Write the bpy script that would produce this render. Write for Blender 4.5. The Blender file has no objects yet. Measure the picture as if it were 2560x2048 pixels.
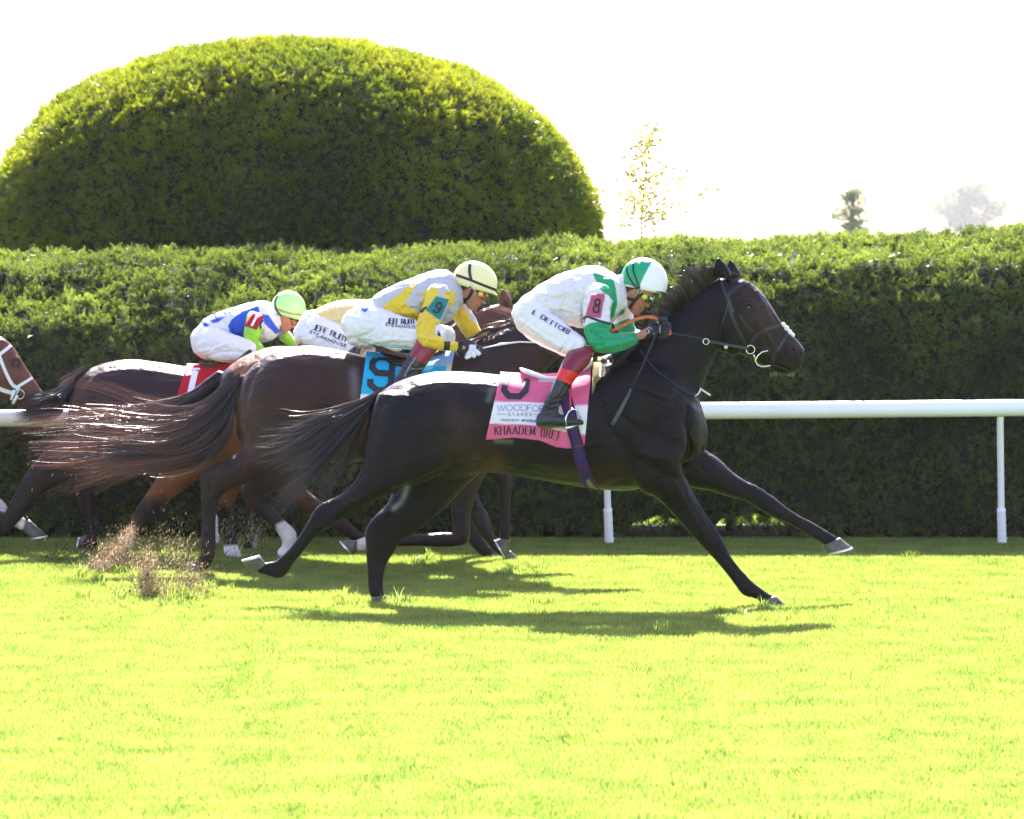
import bpy, bmesh, math, random
import numpy as np
from mathutils import Vector
from mathutils.bvhtree import BVHTree
from mathutils import noise as mnoise
random.seed(7); RNG = np.random.default_rng(7)
SC = bpy.context.scene
COL = SC.collection
# ------------------------------------------------------------------ camera, world, sun, exposure
F, H, HY = 10200.0, 2.2, 616.0            # focal length in photo pixels, eye height, horizon row
cam_d = bpy.data.cameras.new('camera'); cam = bpy.data.objects.new('camera', cam_d); COL.objects.link(cam)
cam.location = (0, 0, H); cam.rotation_euler = (math.radians(90), 0, 0)
cam_d.sensor_width = 36; cam_d.lens = 36 * F / 2560; cam_d.shift_y = -(1024 - HY) / 2560
cam_d.clip_start = 0.5; cam_d.clip_end = 6000
cam_d.dof.use_dof = True; cam_d.dof.focus_distance = 25.5; cam_d.dof.aperture_fstop = 7.1
SC.camera = cam
SUN_EL, SUN_AZ = 45.0, -3.0               # degrees; azimuth clockwise from +Y (straight behind the scene)
w = bpy.data.worlds.new('World'); SC.world = w; w.use_nodes = True
nt = w.node_tree; nt.nodes.clear()
sky = nt.nodes.new('ShaderNodeTexSky'); sky.sky_type = 'NISHITA'; sky.sun_disc = False
sky.sun_elevation = math.radians(SUN_EL); sky.sun_rotation = math.radians(SUN_AZ)
sky.air_density = 1.0; sky.dust_density = 1.2; sky.ozone_density = 1.0
bgn = nt.nodes.new('ShaderNodeBackground'); bgn.inputs[1].default_value = 0.10
wo = nt.nodes.new('ShaderNodeOutputWorld')
tint = nt.nodes.new('ShaderNodeMix'); tint.data_type = 'RGBA'; tint.blend_type = 'MULTIPLY'; tint.inputs[0].default_value = 1; tint.inputs[7].default_value = (1.22, .96, 1.06, 1)
nt.links.new(sky.outputs[0], tint.inputs[6]); nt.links.new(tint.outputs[2], bgn.inputs[0]); nt.links.new(bgn.outputs[0], wo.inputs[0])
sun_d = bpy.data.lights.new('sun', 'SUN'); sun = bpy.data.objects.new('sun', sun_d); COL.objects.link(sun)
sun_d.energy = 5.0; sun_d.angle = math.radians(0.5); sun_d.color = (1.0, .96, .9)
_e, _a = math.radians(SUN_EL), math.radians(SUN_AZ)
SUNV = Vector((math.sin(_a) * math.cos(_e), math.cos(_a) * math.cos(_e), math.sin(_e)))
sun.rotation_euler = (-SUNV).to_track_quat('-Z', 'Y').to_euler(); sun.location = SUNV * 50
vs = SC.view_settings; vs.view_transform = 'Standard'; vs.look = 'None'; vs.exposure = 2.4; vs.gamma = 1
vs.use_curve_mapping = False
SC.cycles.max_bounces = 8; SC.cycles.transparent_max_bounces = 8
# ------------------------------------------------------------------ helpers
def P(px, py, Y): return Vector(((px - 1280) * Y / F, Y, H - (py - HY) * Y / F))
def PXY(co):      # world points (n,3) -> photo pixels (n,2)
    return np.stack([1280 + F * co[:, 0] / co[:, 1], HY + F * (H - co[:, 2]) / co[:, 1]], 1)
def link(o, parent=None):
    COL.objects.link(o)
    if parent is not None: o.parent = parent; o.matrix_parent_inverse = parent.matrix_world.inverted()
    return o
def tag(o, label=None, cat=None, group=None, kind=None):
    if label: o['label'] = label
    if cat: o['category'] = cat
    if group: o['group'] = group
    if kind: o['kind'] = kind
    return o
def empty(name, loc, label=None, cat=None, group=None):
    o = bpy.data.objects.new(name, None); o.location = loc; o.empty_display_size = .1
    COL.objects.link(o); bpy.context.view_layer.update()
    return tag(o, label, cat, group)
def obj(name, me, mat, parent=None, smooth=True):
    if isinstance(me, bmesh.types.BMesh):
        m = bpy.data.meshes.new(name); me.to_mesh(m); me.free(); me = m
    me.name = name
    if mat is not None and len(me.materials) == 0: me.materials.append(mat)
    if smooth: me.polygons.foreach_set('use_smooth', np.ones(len(me.polygons), bool))
    return link(bpy.data.objects.new(name, me), parent)
def pydata(name, v, f):
    m = bpy.data.meshes.new(name); m.from_pydata([tuple(p) for p in v], [], [tuple(q) for q in f]); return m
def fastmesh(name, v, f):     # numpy arrays, all faces same size
    v = np.asarray(v, np.float32); f = np.asarray(f, np.int32)
    m = bpy.data.meshes.new(name); m.vertices.add(len(v)); m.vertices.foreach_set('co', v.ravel())
    k = f.shape[1]; m.loops.add(f.size); m.loops.foreach_set('vertex_index', f.ravel())
    m.polygons.add(len(f)); m.polygons.foreach_set('loop_start', np.arange(0, f.size, k, dtype=np.int32))
    m.update(calc_edges=True); return m
def getco(me):
    a = np.empty(len(me.vertices) * 3, np.float32); me.vertices.foreach_get('co', a); return a.reshape(-1, 3)
def setcol(me, c, name='Col'):
    at = me.color_attributes.new(name, 'FLOAT_COLOR', 'POINT')
    c = np.concatenate([c, np.ones((len(c), 1))], 1).astype(np.float32); at.data.foreach_set('color', c.ravel())
def catmull(a, res):
    a = np.asarray(a, float); n = len(a)
    if n < 3 or res < 2: return a
    out = []
    for i in range(n - 1):
        p0, p1, p2, p3 = a[max(i - 1, 0)], a[i], a[i + 1], a[min(i + 2, n - 1)]
        for k in range(res):
            t = k / res
            out.append(.5 * ((2 * p1) + (-p0 + p2) * t + (2 * p0 - 5 * p1 + 4 * p2 - p3) * t * t + (-p0 + 3 * p1 - 3 * p2 + p3) * t ** 3))
    out.append(a[-1]); return np.array(out)
def loft(bm, st, Y, n=20, res=3, e=2.15, cap=.45):
    """closed body through stations (x1,y1,x2,y2,halfwidth_m[,dy]): two outline points in photo pixels at depth Y+dy"""
    st = [tuple(s) + (0.,) * (6 - len(s)) for s in st]
    a = catmull(st, res)
    rings = []
    for s in a:
        A, B = P(s[0], s[1], Y + s[5]), P(s[2], s[3], Y + s[5])
        rings.append(((A + B) / 2, (A - B) / 2, max(abs(s[4]), .002)))
    def ends(r0, r1):
        c0, h0, w0 = r0; d = (c0 - r1[0])
        if d.length < 1e-6: d = Vector((0, 0, 1e-3))
        d = d.normalized() * min(h0.length, w0) * cap
        return [(c0 + d * .55, h0 * .8, w0 * .8), (c0 + d * .9, h0 * .45, w0 * .45)]
    s0 = ends(rings[0], rings[1]); s1 = ends(rings[-1], rings[-2])
    allr = s0[::-1] + rings + s1
    vr = []
    for c, h, wd in allr:
        row = []
        for k in range(n):
            t = 2 * math.pi * k / n; cs, sn = math.cos(t), math.sin(t)
            u = math.copysign(abs(cs) ** (2 / e), cs); v = math.copysign(abs(sn) ** (2 / e), sn)
            row.append(bm.verts.new(c + h * u + Vector((0, wd * v, 0))))
        vr.append(row)
    for i in range(len(vr) - 1):
        for k in range(n):
            bm.faces.new((vr[i][k], vr[i][(k + 1) % n], vr[i + 1][(k + 1) % n], vr[i + 1][k]))
    bm.faces.new(vr[0][::-1]); bm.faces.new(vr[-1])
def limb(bm, pts, Y, n=16, res=3, dy=0., cap=.6, e=2.):
    """tube of radius r (pixels) along a pixel path: (x,y,r[,depth ratio[,dy]])"""
    pts = [tuple(p) + ((1.,) if len(p) < 4 else ()) for p in pts]; pts = [p + ((0.,) if len(p) < 5 else ()) for p in pts]
    a = np.array(pts, float); st = []
    for i in range(len(a)):
        d = a[min(i + 1, len(a) - 1), :2] - a[max(i - 1, 0), :2]; d /= np.linalg.norm(d) + 1e-9
        nx, ny = -d[1], d[0]; r = a[i, 2]
        st.append((a[i, 0] + nx * r, a[i, 1] + ny * r, a[i, 0] - nx * r, a[i, 1] - ny * r, r * a[i, 3] * Y / F, a[i, 4] + dy))
    loft(bm, st, Y, n, res, e, cap)
def tube(bm, pts, r, n=8):       # world points
    pts = [Vector(p) for p in pts]; rows = []
    for i, p in enumerate(pts):
        t = (pts[min(i + 1, len(pts) - 1)] - pts[max(i - 1, 0)]).normalized()
        a = t.cross(Vector((0, 1, .01)));  a = a.normalized() if a.length > 1e-4 else Vector((1, 0, 0)); b = t.cross(a)
        rr = r[i] if isinstance(r, (list, tuple)) else r
        rows.append([bm.verts.new(p + (a * math.cos(2 * math.pi * k / n) + b * math.sin(2 * math.pi * k / n)) * rr) for k in range(n)])
    for i in range(len(rows) - 1):
        for k in range(n): bm.faces.new((rows[i][k], rows[i][(k + 1) % n], rows[i + 1][(k + 1) % n], rows[i + 1][k]))
    bm.faces.new(rows[0][::-1]); bm.faces.new(rows[-1])
def ring(bm, c, R, r, n=20, m=6, nrm=(0, 1, 0), sx=1.):
    c = Vector(c); nv = Vector(nrm).normalized(); a = nv.orthogonal().normalized(); b = nv.cross(a); rows = []
    for i in range(n):
        t = 2 * math.pi * i / n; d = a * math.cos(t) * sx + b * math.sin(t); dn = d.normalized()
        rows.append([bm.verts.new(c + d * R + (dn * math.cos(2 * math.pi * k / m) + nv * math.sin(2 * math.pi * k / m)) * r) for k in range(m)])
    for i in range(n):
        for k in range(m): bm.faces.new((rows[i][k], rows[i][(k + 1) % m], rows[(i + 1) % n][(k + 1) % m], rows[(i + 1) % n][k]))
def box(bm, x0, x1, y0, y1, z0, z1):
    v = [bm.verts.new((x, y, z)) for x in (x0, x1) for y in (y0, y1) for z in (z0, z1)]
    for q in ((0, 1, 3, 2), (4, 6, 7, 5), (0, 4, 5, 1), (2, 3, 7, 6), (0, 2, 6, 4), (1, 5, 7, 3)): bm.faces.new([v[i] for i in q])
def remesh(bm, voxel, smooth=4, fac=.5):
    bmesh.ops.recalc_face_normals(bm, faces=bm.faces)
    m = bpy.data.meshes.new('tmp'); bm.to_mesh(m); bm.free()
    o = bpy.data.objects.new('tmp', m); COL.objects.link(o)
    r = o.modifiers.new('r', 'REMESH'); r.mode = 'VOXEL'; r.voxel_size = voxel; r.use_smooth_shade = True
    if smooth:
        s = o.modifiers.new('s', 'SMOOTH'); s.factor = fac; s.iterations = smooth
    dg = bpy.context.evaluated_depsgraph_get(); dg.update()
    me = bpy.data.meshes.new_from_object(o.evaluated_get(dg)); bpy.data.objects.remove(o); bpy.data.meshes.remove(m)
    return me
def normals(me):
    a = np.empty(len(me.vertices) * 3, np.float32); me.vertex_normals.foreach_get('vector', a); return a.reshape(-1, 3)
def poly_dist(p, pl):           # distance of points (n,2) to polyline
    d = np.full(len(p), 1e9)
    for i in range(len(pl) - 1):
        a = np.array(pl[i][:2], float); b = np.array(pl[i + 1][:2], float); ab = b - a
        t = np.clip(((p - a) @ ab) / (ab @ ab + 1e-9), 0, 1)
        d = np.minimum(d, np.hypot(*(p - a - t[:, None] * ab).T))
    return d
def inside(p, poly):
    c = np.zeros(len(p), bool); n = len(poly)
    for i in range(n):
        x1, y1 = poly[i]; x2, y2 = poly[(i + 1) % n]
        if y1 == y2: continue
        m = ((y1 > p[:, 1]) != (y2 > p[:, 1])) & (p[:, 0] < (x2 - x1) * (p[:, 1] - y1) / (y2 - y1) + x1); c ^= m
    return c
def sculpt(me, strokes, both=False):
    """strokes: (polyline px, width px, height mm): raise (+) or groove (-) the side that faces the rail-off (camera) side"""
    co = getco(me); nr = normals(me); px = PXY(co); disp = np.zeros(len(co))
    fac = np.clip(-nr[:, 1] * 1.6, 0, 1)
    if both: fac = np.clip(np.abs(nr[:, 1]) * 1.6, 0, 1)
    for pl, wd, h in strokes:
        pl = catmull(pl, 4) if len(pl) > 2 else pl
        lo = np.min(pl, 0) - 3 * wd; hi = np.max(pl, 0) + 3 * wd
        m = np.nonzero((px[:, 0] > lo[0]) & (px[:, 0] < hi[0]) & (px[:, 1] > lo[1]) & (px[:, 1] < hi[1]))[0]
        if len(m) == 0: continue
        d = poly_dist(px[m], pl); disp[m] += h * .001 * np.exp(-(d / wd) ** 2)
    co = co + nr * (disp * fac)[:, None]
    me.vertices.foreach_set('co', co.astype(np.float32).ravel()); me.update()
def paint(me, base, regs, name='Col'):
    """regs: ('p', polygon, colour, soft px) or ('l', polyline, colour, width px) or ('lv',..)"""
    co = getco(me); px = PXY(co); c = np.tile(np.array(base, float), (len(co), 1))
    for r in regs:
        kind, sh, colr, s = r[:4]
        sh = [tuple(q[:2]) for q in sh]
        if kind == 'p':
            sd = poly_dist(px, sh + [sh[0]]); sd = np.where(inside(px, sh), sd, -sd); a = np.clip(.5 + sd / (2 * max(s, .5)), 0, 1)
        elif kind == 'l': a = np.clip((s - poly_dist(px, sh)) / (.25 * s + 1) + .5, 0, 1)
        else: a = np.exp(-(poly_dist(px, sh) / s) ** 2)
        if len(r) > 4: a = a * r[4]
        c = c * (1 - a[:, None]) + np.array(colr, float) * a[:, None]
    setcol(me, c, name)
def bvh(*mes):
    V, Fc, off = [], [], 0
    for me in mes:
        me = me.data if isinstance(me, bpy.types.Object) else me
        co = getco(me); V += [Vector(v) for v in co.tolist()]
        Fc += [tuple(i + off for i in p.vertices) for p in me.polygons]; off = len(V)
    return BVHTree.FromPolygons(V, Fc)
CAM = Vector((0, 0, H))
def hit(tree, px, py, off=.004):
    d = (P(px, py, 10) - CAM).normalized(); q = tree.ray_cast(CAM, d, 200)
    if q[0] is None: return None
    n = q[1]; n = n if n.dot(d) < 0 else -n
    return q[0] + n * off
def ribbon(bm, tree, pl, wd, off=.004, step=3., thick=False, taper=None, Yflat=None):
    """strip of width wd px laid along a pixel polyline on the surface"""
    pl = [np.array(p[:2], float) for p in pl]; pts = []
    nrm = []
    for i in range(len(pl)):          # mitred normals
        d1 = pl[i] - pl[i - 1] if i else pl[1] - pl[0]; d2 = pl[i + 1] - pl[i] if i < len(pl) - 1 else d1
        d1 = d1 / (np.linalg.norm(d1) + 1e-9); d2 = d2 / (np.linalg.norm(d2) + 1e-9)
        n1 = np.array((-d1[1], d1[0])); n2 = np.array((-d2[1], d2[0])); m = n1 + n2; m /= np.linalg.norm(m) + 1e-9
        nrm.append(m / max(.45, m @ n1))
    for i in range(len(pl) - 1):
        L = np.linalg.norm(pl[i + 1] - pl[i]); k = max(1, int(L / step))
        for j in range(k): t = j / k; pts.append((pl[i] * (1 - t) + pl[i + 1] * t, nrm[i] * (1 - t) + nrm[i + 1] * t))
    pts.append((pl[-1], nrm[-1])); m = max(1, int(wd / 7)) if not thick else 1
    rows = []
    for p, n in pts:
        row = []
        for q in range(m + 1):
            o = (q / m - .5) * wd; x, y = p + n * o
            h = hit(tree, x, y, off) if Yflat is None else P(x, y, Yflat)
            row.append(h)
        rows.append(row)
    vr = [[bm.verts.new(h) if h is not None else None for h in r] for r in rows]
    for i in range(len(vr) - 1):
        for q in range(m):
            f = (vr[i][q], vr[i][q + 1], vr[i + 1][q + 1], vr[i + 1][q])
            if all(f) and max((a.co - b.co).length for a in f for b in f) < .16: bm.faces.new(f)
    if thick:                        # side walls down to the surface
        for s in (0, m):
            lo = []
            for i, (p, n) in enumerate(pts):
                o = (s / m - .5) * wd; h = hit(tree, *(p + n * o), -.001); lo.append(bm.verts.new(h) if h is not None else None)
            for i in range(len(pts) - 1):
                f = (vr[i][s], vr[i + 1][s], lo[i + 1], lo[i])
                if all(f) and max((a.co - b.co).length for a in f for b in f) < .16: bm.faces.new(f)
# ------------------------------------------------------------------ materials
def mat(name, col=(.5, .5, .5), rough=.5, attr=None, spec=.5, metal=0., bump=None, mottle=None, sheen=0., coat=0., trans=0., aniso=None):
    m = bpy.data.materials.new(name); m.use_nodes = True; t = m.node_tree; b = t.nodes['Principled BSDF']
    L = t.links.new; N = t.nodes.new
    b.inputs['Roughness'].default_value = rough; b.inputs['Metallic'].default_value = metal
    b.inputs['Specular IOR Level'].default_value = spec
    b.inputs['Sheen Weight'].default_value = sheen; b.inputs['Coat Weight'].default_value = coat; b.inputs['Coat Roughness'].default_value = .25
    tc = N('ShaderNodeTexCoord'); src = None
    if attr:
        a = N('ShaderNodeAttribute'); a.attribute_name = attr; src = a.outputs['Color']
    if mottle:                     # (scale, low factor, high factor)
        nz = N('ShaderNodeTexNoise'); nz.inputs['Scale'].default_value = mottle[0]; nz.inputs['Detail'].default_value = 5
        L(tc.outputs['Object'], nz.inputs['Vector'])
        mr = N('ShaderNodeMapRange'); mr.inputs[1].default_value = .3; mr.inputs[2].default_value = .7
        mr.inputs[3].default_value = mottle[1]; mr.inputs[4].default_value = mottle[2]; L(nz.outputs[0], mr.inputs[0])
        mx = N('ShaderNodeMix'); mx.data_type = 'RGBA'; mx.blend_type = 'MULTIPLY'; mx.inputs[0].default_value = 1
        if src: L(src, mx.inputs[6])
        else: mx.inputs[6].default_value = (*col, 1)
        cb = N('ShaderNodeCombineColor'); [L(mr.outputs[0], cb.inputs[i]) for i in range(3)]
        L(cb.outputs[0], mx.inputs[7]); src = mx.outputs[2]
    if src: L(src, b.inputs['Base Color'])
    else: b.inputs['Base Color'].default_value = (*col, 1)
    if bump:                       # list of (scale vec, noise scale, strength, distance)
        last = None
        for sv, ns, stn, dist in bump:
            mp = N('ShaderNodeMapping'); mp.inputs['Scale'].default_value = sv; L(tc.outputs['Object'], mp.inputs['Vector'])
            nz = N('ShaderNodeTexNoise'); nz.inputs['Scale'].default_value = ns; nz.inputs['Detail'].default_value = 3; nz.inputs['Distortion'].default_value = .6
            L(mp.outputs[0], nz.inputs['Vector'])
            bp = N('ShaderNodeBump'); bp.inputs['Strength'].default_value = stn; bp.inputs['Distance'].default_value = dist
            L(nz.outputs[0], bp.inputs['Height'])
            if last: L(last, bp.inputs['Normal'])
            last = bp.outputs[0]
        L(last, b.inputs['Normal'])
    if trans > 0:
        out = t.nodes['Material Output']; tr = N('ShaderNodeBsdfTranslucent'); ms = N('ShaderNodeMixShader'); ms.inputs[0].default_value = trans
        if src: L(src, tr.inputs[0])
        else: tr.inputs[0].default_value = (*col, 1)
        L(b.outputs[0], ms.inputs[1]); L(tr.outputs[0], ms.inputs[2]); L(ms.outputs[0], out.inputs[0])
    return m
M = {}
COATB = [((1, 1, 1.6), 7, .6, .035), ((1, 1, 1.4), 20, .5, .008), ((10, 10, 45), 8, .8, .003)]
M['coat_black'] = mat('black_coat', attr='Col', rough=.31, spec=.17, bump=COATB, mottle=(5, .5, 1.7))
M['coat_bay'] = mat('bay_coat', attr='Col', rough=.35, spec=.18, bump=COATB, mottle=(6, .75, 1.3))
M['hoof'] = mat('hoof_horn', (.09, .075, .065), .5, mottle=(30, .6, 1.4), bump=[((1, 1, 8), 30, .3, .002)])
M['shoe'] = mat('steel_shoe', (.6, .6, .6), .35, metal=.8)
M['eye'] = mat('dark_eye', (.004, .003, .003), .08, spec=.8)
M['leather'] = mat('dark_leather', (.010, .010, .013), .38, spec=.5, bump=[((1, 1, 1), 80, .3, .001)])
M['leather_brown'] = mat('brown_leather', (.10, .028, .018), .35)
M['whiteleather'] = mat('white_strap', (.72, .72, .72), .5)
M['steel'] = mat('polished_steel', (.75, .75, .74), .2, metal=1.)
M['orange'] = mat('orange_rubber', (.55, .10, .03), .6, mottle=(40, .7, 1.3))
M['cloth'] = mat('printed_cloth', attr='Col', rough=.65, spec=.2, bump=[((1, 1, 1), 7, .35, .02), ((1, 1, 1), 300, .2, .0006)], trans=.12)
M['silk'] = mat('racing_silk', attr='Col', rough=.5, spec=.35, sheen=.15, bump=[((1.2, 1, 2.5), 8, .8, .035), ((2.5, 1, 1), 18, .7, .014)], trans=.12)
M['breech'] = mat('breeches_fabric', attr='Col', rough=.55, spec=.3, bump=[((2.2, 1, 1), 9, .7, .025), ((1, 1, 3), 16, .55, .012)], trans=.1)
M['skin'] = mat('skin', attr='Col', rough=.5, spec=.35, mottle=(40, .85, 1.15), bump=[((1, 1, 1), 60, .2, .002)])
M['skin'].node_tree.nodes['Principled BSDF'].inputs['Subsurface Weight'].default_value = .1
M['skin'].node_tree.nodes['Principled BSDF'].inputs['Subsurface Radius'].default_value = (.01, .004, .002)
M['boot'] = mat('black_boot_leather', attr='Col', rough=.27, spec=.4, coat=.12, bump=[((1, 1, 2), 16, .5, .012)])
M['helmet'] = mat('helmet_cover', attr='Col', rough=.4, spec=.4, bump=[((1, 1, 1), 14, .25, .01)])
M['glove'] = mat('glove_fabric', attr='Col', rough=.6, bump=[((1, 1, 1), 90, .3, .002)])
M['black'] = mat('black_strap', (.012, .012, .014), .5)
M['lens'] = mat('goggle_lens', (.35, .09, .02), .08, spec=.9, coat=.5)
M['lensd'] = mat('smoke_goggle_lens', (.05, .05, .03), .06, spec=.9, coat=.5)
M['hair'] = mat('horse_hair', attr='Col', rough=.3, spec=.7, trans=.15)
M['navy'] = mat('navy_ink', (.02, .025, .12), .6); M['ink'] = mat('black_ink', (.012, .013, .018), .6)
M['greyink'] = mat('grey_violet_ink', (.22, .2, .36), .6); M['blueink'] = mat('blue_ink', (.03, .12, .45), .6)
M['paint'] = mat('white_rail_paint', (.82, .83, .83), .35, spec=.4, mottle=(3, .95, 1.02))
M['whiteink'] = mat('white_ink', (.8, .8, .8), .6)
M['foam'] = mat('tan_felt', (.42, .34, .16), .8, bump=[((1, 1, 1), 60, .3, .003)])
# ------------------------------------------------------------------ ground
def ground_mat():
    m = bpy.data.materials.new('turf_ground'); m.use_nodes = True; t = m.node_tree; b = t.nodes['Principled BSDF']; L = t.links.new; N = t.nodes.new
    g = N('ShaderNodeNewGeometry'); nz = N('ShaderNodeTexNoise'); nz.inputs['Scale'].default_value = 3.; nz.inputs['Detail'].default_value = 8
    L(g.outputs['Position'], nz.inputs['Vector']); cr = N('ShaderNodeValToRGB'); L(nz.outputs[0], cr.inputs[0])
    cr.color_ramp.elements[0].color = (.06, .12, .018, 1); cr.color_ramp.elements[1].color = (.13, .22, .03, 1)
    cr.color_ramp.elements[0].position = .35; cr.color_ramp.elements[1].position = .7
    L(cr.outputs[0], b.inputs['Base Color']); b.inputs['Roughness'].default_value = .9; b.inputs['Specular IOR Level'].default_value = .1
    return m
g = [(-1500, -200), (-1500, 3000), (1500, 3000), (1500, -200)]
tag(obj('ground', pydata('ground', [(x, y, 0) for x, y in g], [(0, 3, 2, 1)]), ground_mat(), smooth=False), kind='structure')
# bare soil strip under the hedge
def soil():
    m = mat('hedge_soil', (.014, .009, .006), .95, mottle=(12, .5, 1.5), bump=[((1, 1, 1), 20, .6, .03)])
    v, f = [], []; xs = np.linspace(-14, 14, 140); ys = np.linspace(30.42, 32.3, 8)
    for j, y in enumerate(ys):
        for i, x in enumerate(xs):
            e = min(j, len(ys) - 1 - j)
            v.append((x, y + (.05 * mnoise.noise(Vector((x * 2, j, 0))) if e == 0 else 0), -.01 + (0 if e == 0 else .02 + .02 * mnoise.noise(Vector((x * 3, y * 3, 1))))))
    n = len(xs)
    for j in range(len(ys) - 1):
        for i in range(n - 1): f.append((j * n + i, j * n + i + 1, (j + 1) * n + i + 1, (j + 1) * n + i))
    tag(obj('soil_bed', pydata('soil_bed', v, f), m), kind='structure')
soil()
# ------------------------------------------------------------------ foliage / grass instancing
def leaf_mat(name, c1, c2, trans, ttint, rough=.45, spec=.5, scale=1.2, c3=None):
    m = bpy.data.materials.new(name); m.use_nodes = True; t = m.node_tree; b = t.nodes['Principled BSDF']; L = t.links.new; N = t.nodes.new
    g = N('ShaderNodeNewGeometry'); nz = N('ShaderNodeTexNoise'); nz.inputs['Scale'].default_value = scale; nz.inputs['Detail'].default_value = 6
    L(g.outputs['Position'], nz.inputs['Vector'])
    oi = N('ShaderNodeObjectInfo'); ri = N('ShaderNodeMath'); ri.operation = 'MULTIPLY_ADD'; L(g.outputs['Random Per Island'], ri.inputs[0]); ri.inputs[1].default_value = .5
    L(nz.outputs[0], ri.inputs[2])
    cr = N('ShaderNodeValToRGB'); L(ri.outputs[0], cr.inputs[0]); e = cr.color_ramp.elements
    e[0].color = (*c1, 1); e[0].position = .45; e[1].color = (*c2, 1); e[1].position = 1.
    if c3: q = e.new(1.15 if False else .97); q.color = (*c2, 1); e[-1].color = (*c3, 1)
    L(cr.outputs[0], b.inputs['Base Color']); b.inputs['Roughness'].default_value = rough; b.inputs['Specular IOR Level'].default_value = spec
    mx = N('ShaderNodeMix'); mx.data_type = 'RGBA'; mx.blend_type = 'MULTIPLY'; mx.inputs[0].default_value = 1; L(cr.outputs[0], mx.inputs[6]); mx.inputs[7].default_value = (*ttint, 1)
    tr = N('ShaderNodeBsdfTranslucent'); L(mx.outputs[2], tr.inputs[0]); ms = N('ShaderNodeMixShader'); ms.inputs[0].default_value = trans
    L(b.outputs[0], ms.inputs[1]); L(tr.outputs[0], ms.inputs[2]); L(ms.outputs[0], t.nodes['Material Output'].inputs[0])
    return m
def instancer(name, pts, rots, scls, idx, variants, material, parent=None, base=None):
    """object whose geometry nodes put one of the variant meshes on each vertex"""
    me = bpy.data.meshes.new(name); me.vertices.add(len(pts)); me.vertices.foreach_set('co', np.asarray(pts, np.float32).ravel())
    for nm, ty, arr in (('rot', 'FLOAT_VECTOR', rots), ('scl', 'FLOAT', scls), ('idx', 'INT', idx)):
        a = me.attributes.new(nm, ty, 'POINT'); a.data.foreach_set('vector' if ty == 'FLOAT_VECTOR' else 'value', np.asarray(arr).astype(np.float32 if ty != 'INT' else np.int32).ravel())
    o = bpy.data.objects.new(name, me); link(o, parent)
    ng = bpy.data.node_groups.new(name + '_nodes', 'GeometryNodeTree'); ng.interface.new_socket('Geometry', in_out='INPUT', socket_type='NodeSocketGeometry'); ng.interface.new_socket('Geometry', in_out='OUTPUT', socket_type='NodeSocketGeometry')
    N = ng.nodes.new; L = ng.links.new; gi = N('NodeGroupInput'); go = N('NodeGroupOutput')
    ip = N('GeometryNodeInstanceOnPoints'); jn = N('GeometryNodeJoinGeometry')
    for vm in variants[::-1]:
        vo = bpy.data.objects.new(name + '_piece', vm); oi = N('GeometryNodeObjectInfo'); oi.inputs['Object'].default_value = vo; oi.inputs['As Instance'].default_value = True
        L(oi.outputs['Geometry'], jn.inputs[0])
    def at(nm, ty):
        a = N('GeometryNodeInputNamedAttribute'); a.data_type = ty; a.inputs['Name'].default_value = nm; return a.outputs[0]
    L(gi.outputs[0], ip.inputs['Points']); L(jn.outputs[0], ip.inputs['Instance']); ip.inputs['Pick Instance'].default_value = True
    L(at('idx', 'INT'), ip.inputs['Instance Index']); L(at('scl', 'FLOAT'), ip.inputs['Scale'])
    L(at('rot', 'FLOAT_VECTOR'), ip.inputs['Rotation'])
    out = ip.outputs[0]
    L(out, go.inputs[0])
    md = o.modifiers.new('instances', 'NODES'); md.node_group = ng
    for vm in variants:
        if not vm.materials: vm.materials.append(material)
    return o
def blade_patch(n, size, h0, h1, wd, seed):
    r = np.random.default_rng(seed); x = r.uniform(-size / 2, size / 2, n); y = r.uniform(-size / 2, size / 2, n)
    h = r.uniform(h0, h1, n); a = r.uniform(0, 2 * math.pi, n); lean = r.uniform(.1, .9, n) * h; la = r.uniform(0, 2 * math.pi, n)
    wx, wy = np.cos(a) * wd / 2, np.sin(a) * wd / 2; dx, dy = np.cos(la) * lean, np.sin(la) * lean
    V = np.stack([np.stack([x - wx, y - wy, 0 * x - .004], 1), np.stack([x + wx, y + wy, 0 * x - .004], 1),
                  np.stack([x + wx * .8 + dx * .35, y + wy * .8 + dy * .35, h * .6], 1), np.stack([x - wx * .8 + dx * .35, y - wy * .8 + dy * .35, h * .6], 1),
                  np.stack([x + dx, y + dy, h], 1)], 1).reshape(-1, 3)
    b = np.arange(n) * 5
    T = np.concatenate([np.stack([b, b + 1, b + 2], 1), np.stack([b, b + 2, b + 3], 1), np.stack([b + 3, b + 2, b + 4], 1)])
    return fastmesh('grass_patch', V, T)
GRASS = leaf_mat('grass_blades', (.085, .155, .022), (.272, .335, .075), .47, (1.92, 1.78, 1.45), rough=.36, spec=.6, scale=3.2)
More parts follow.
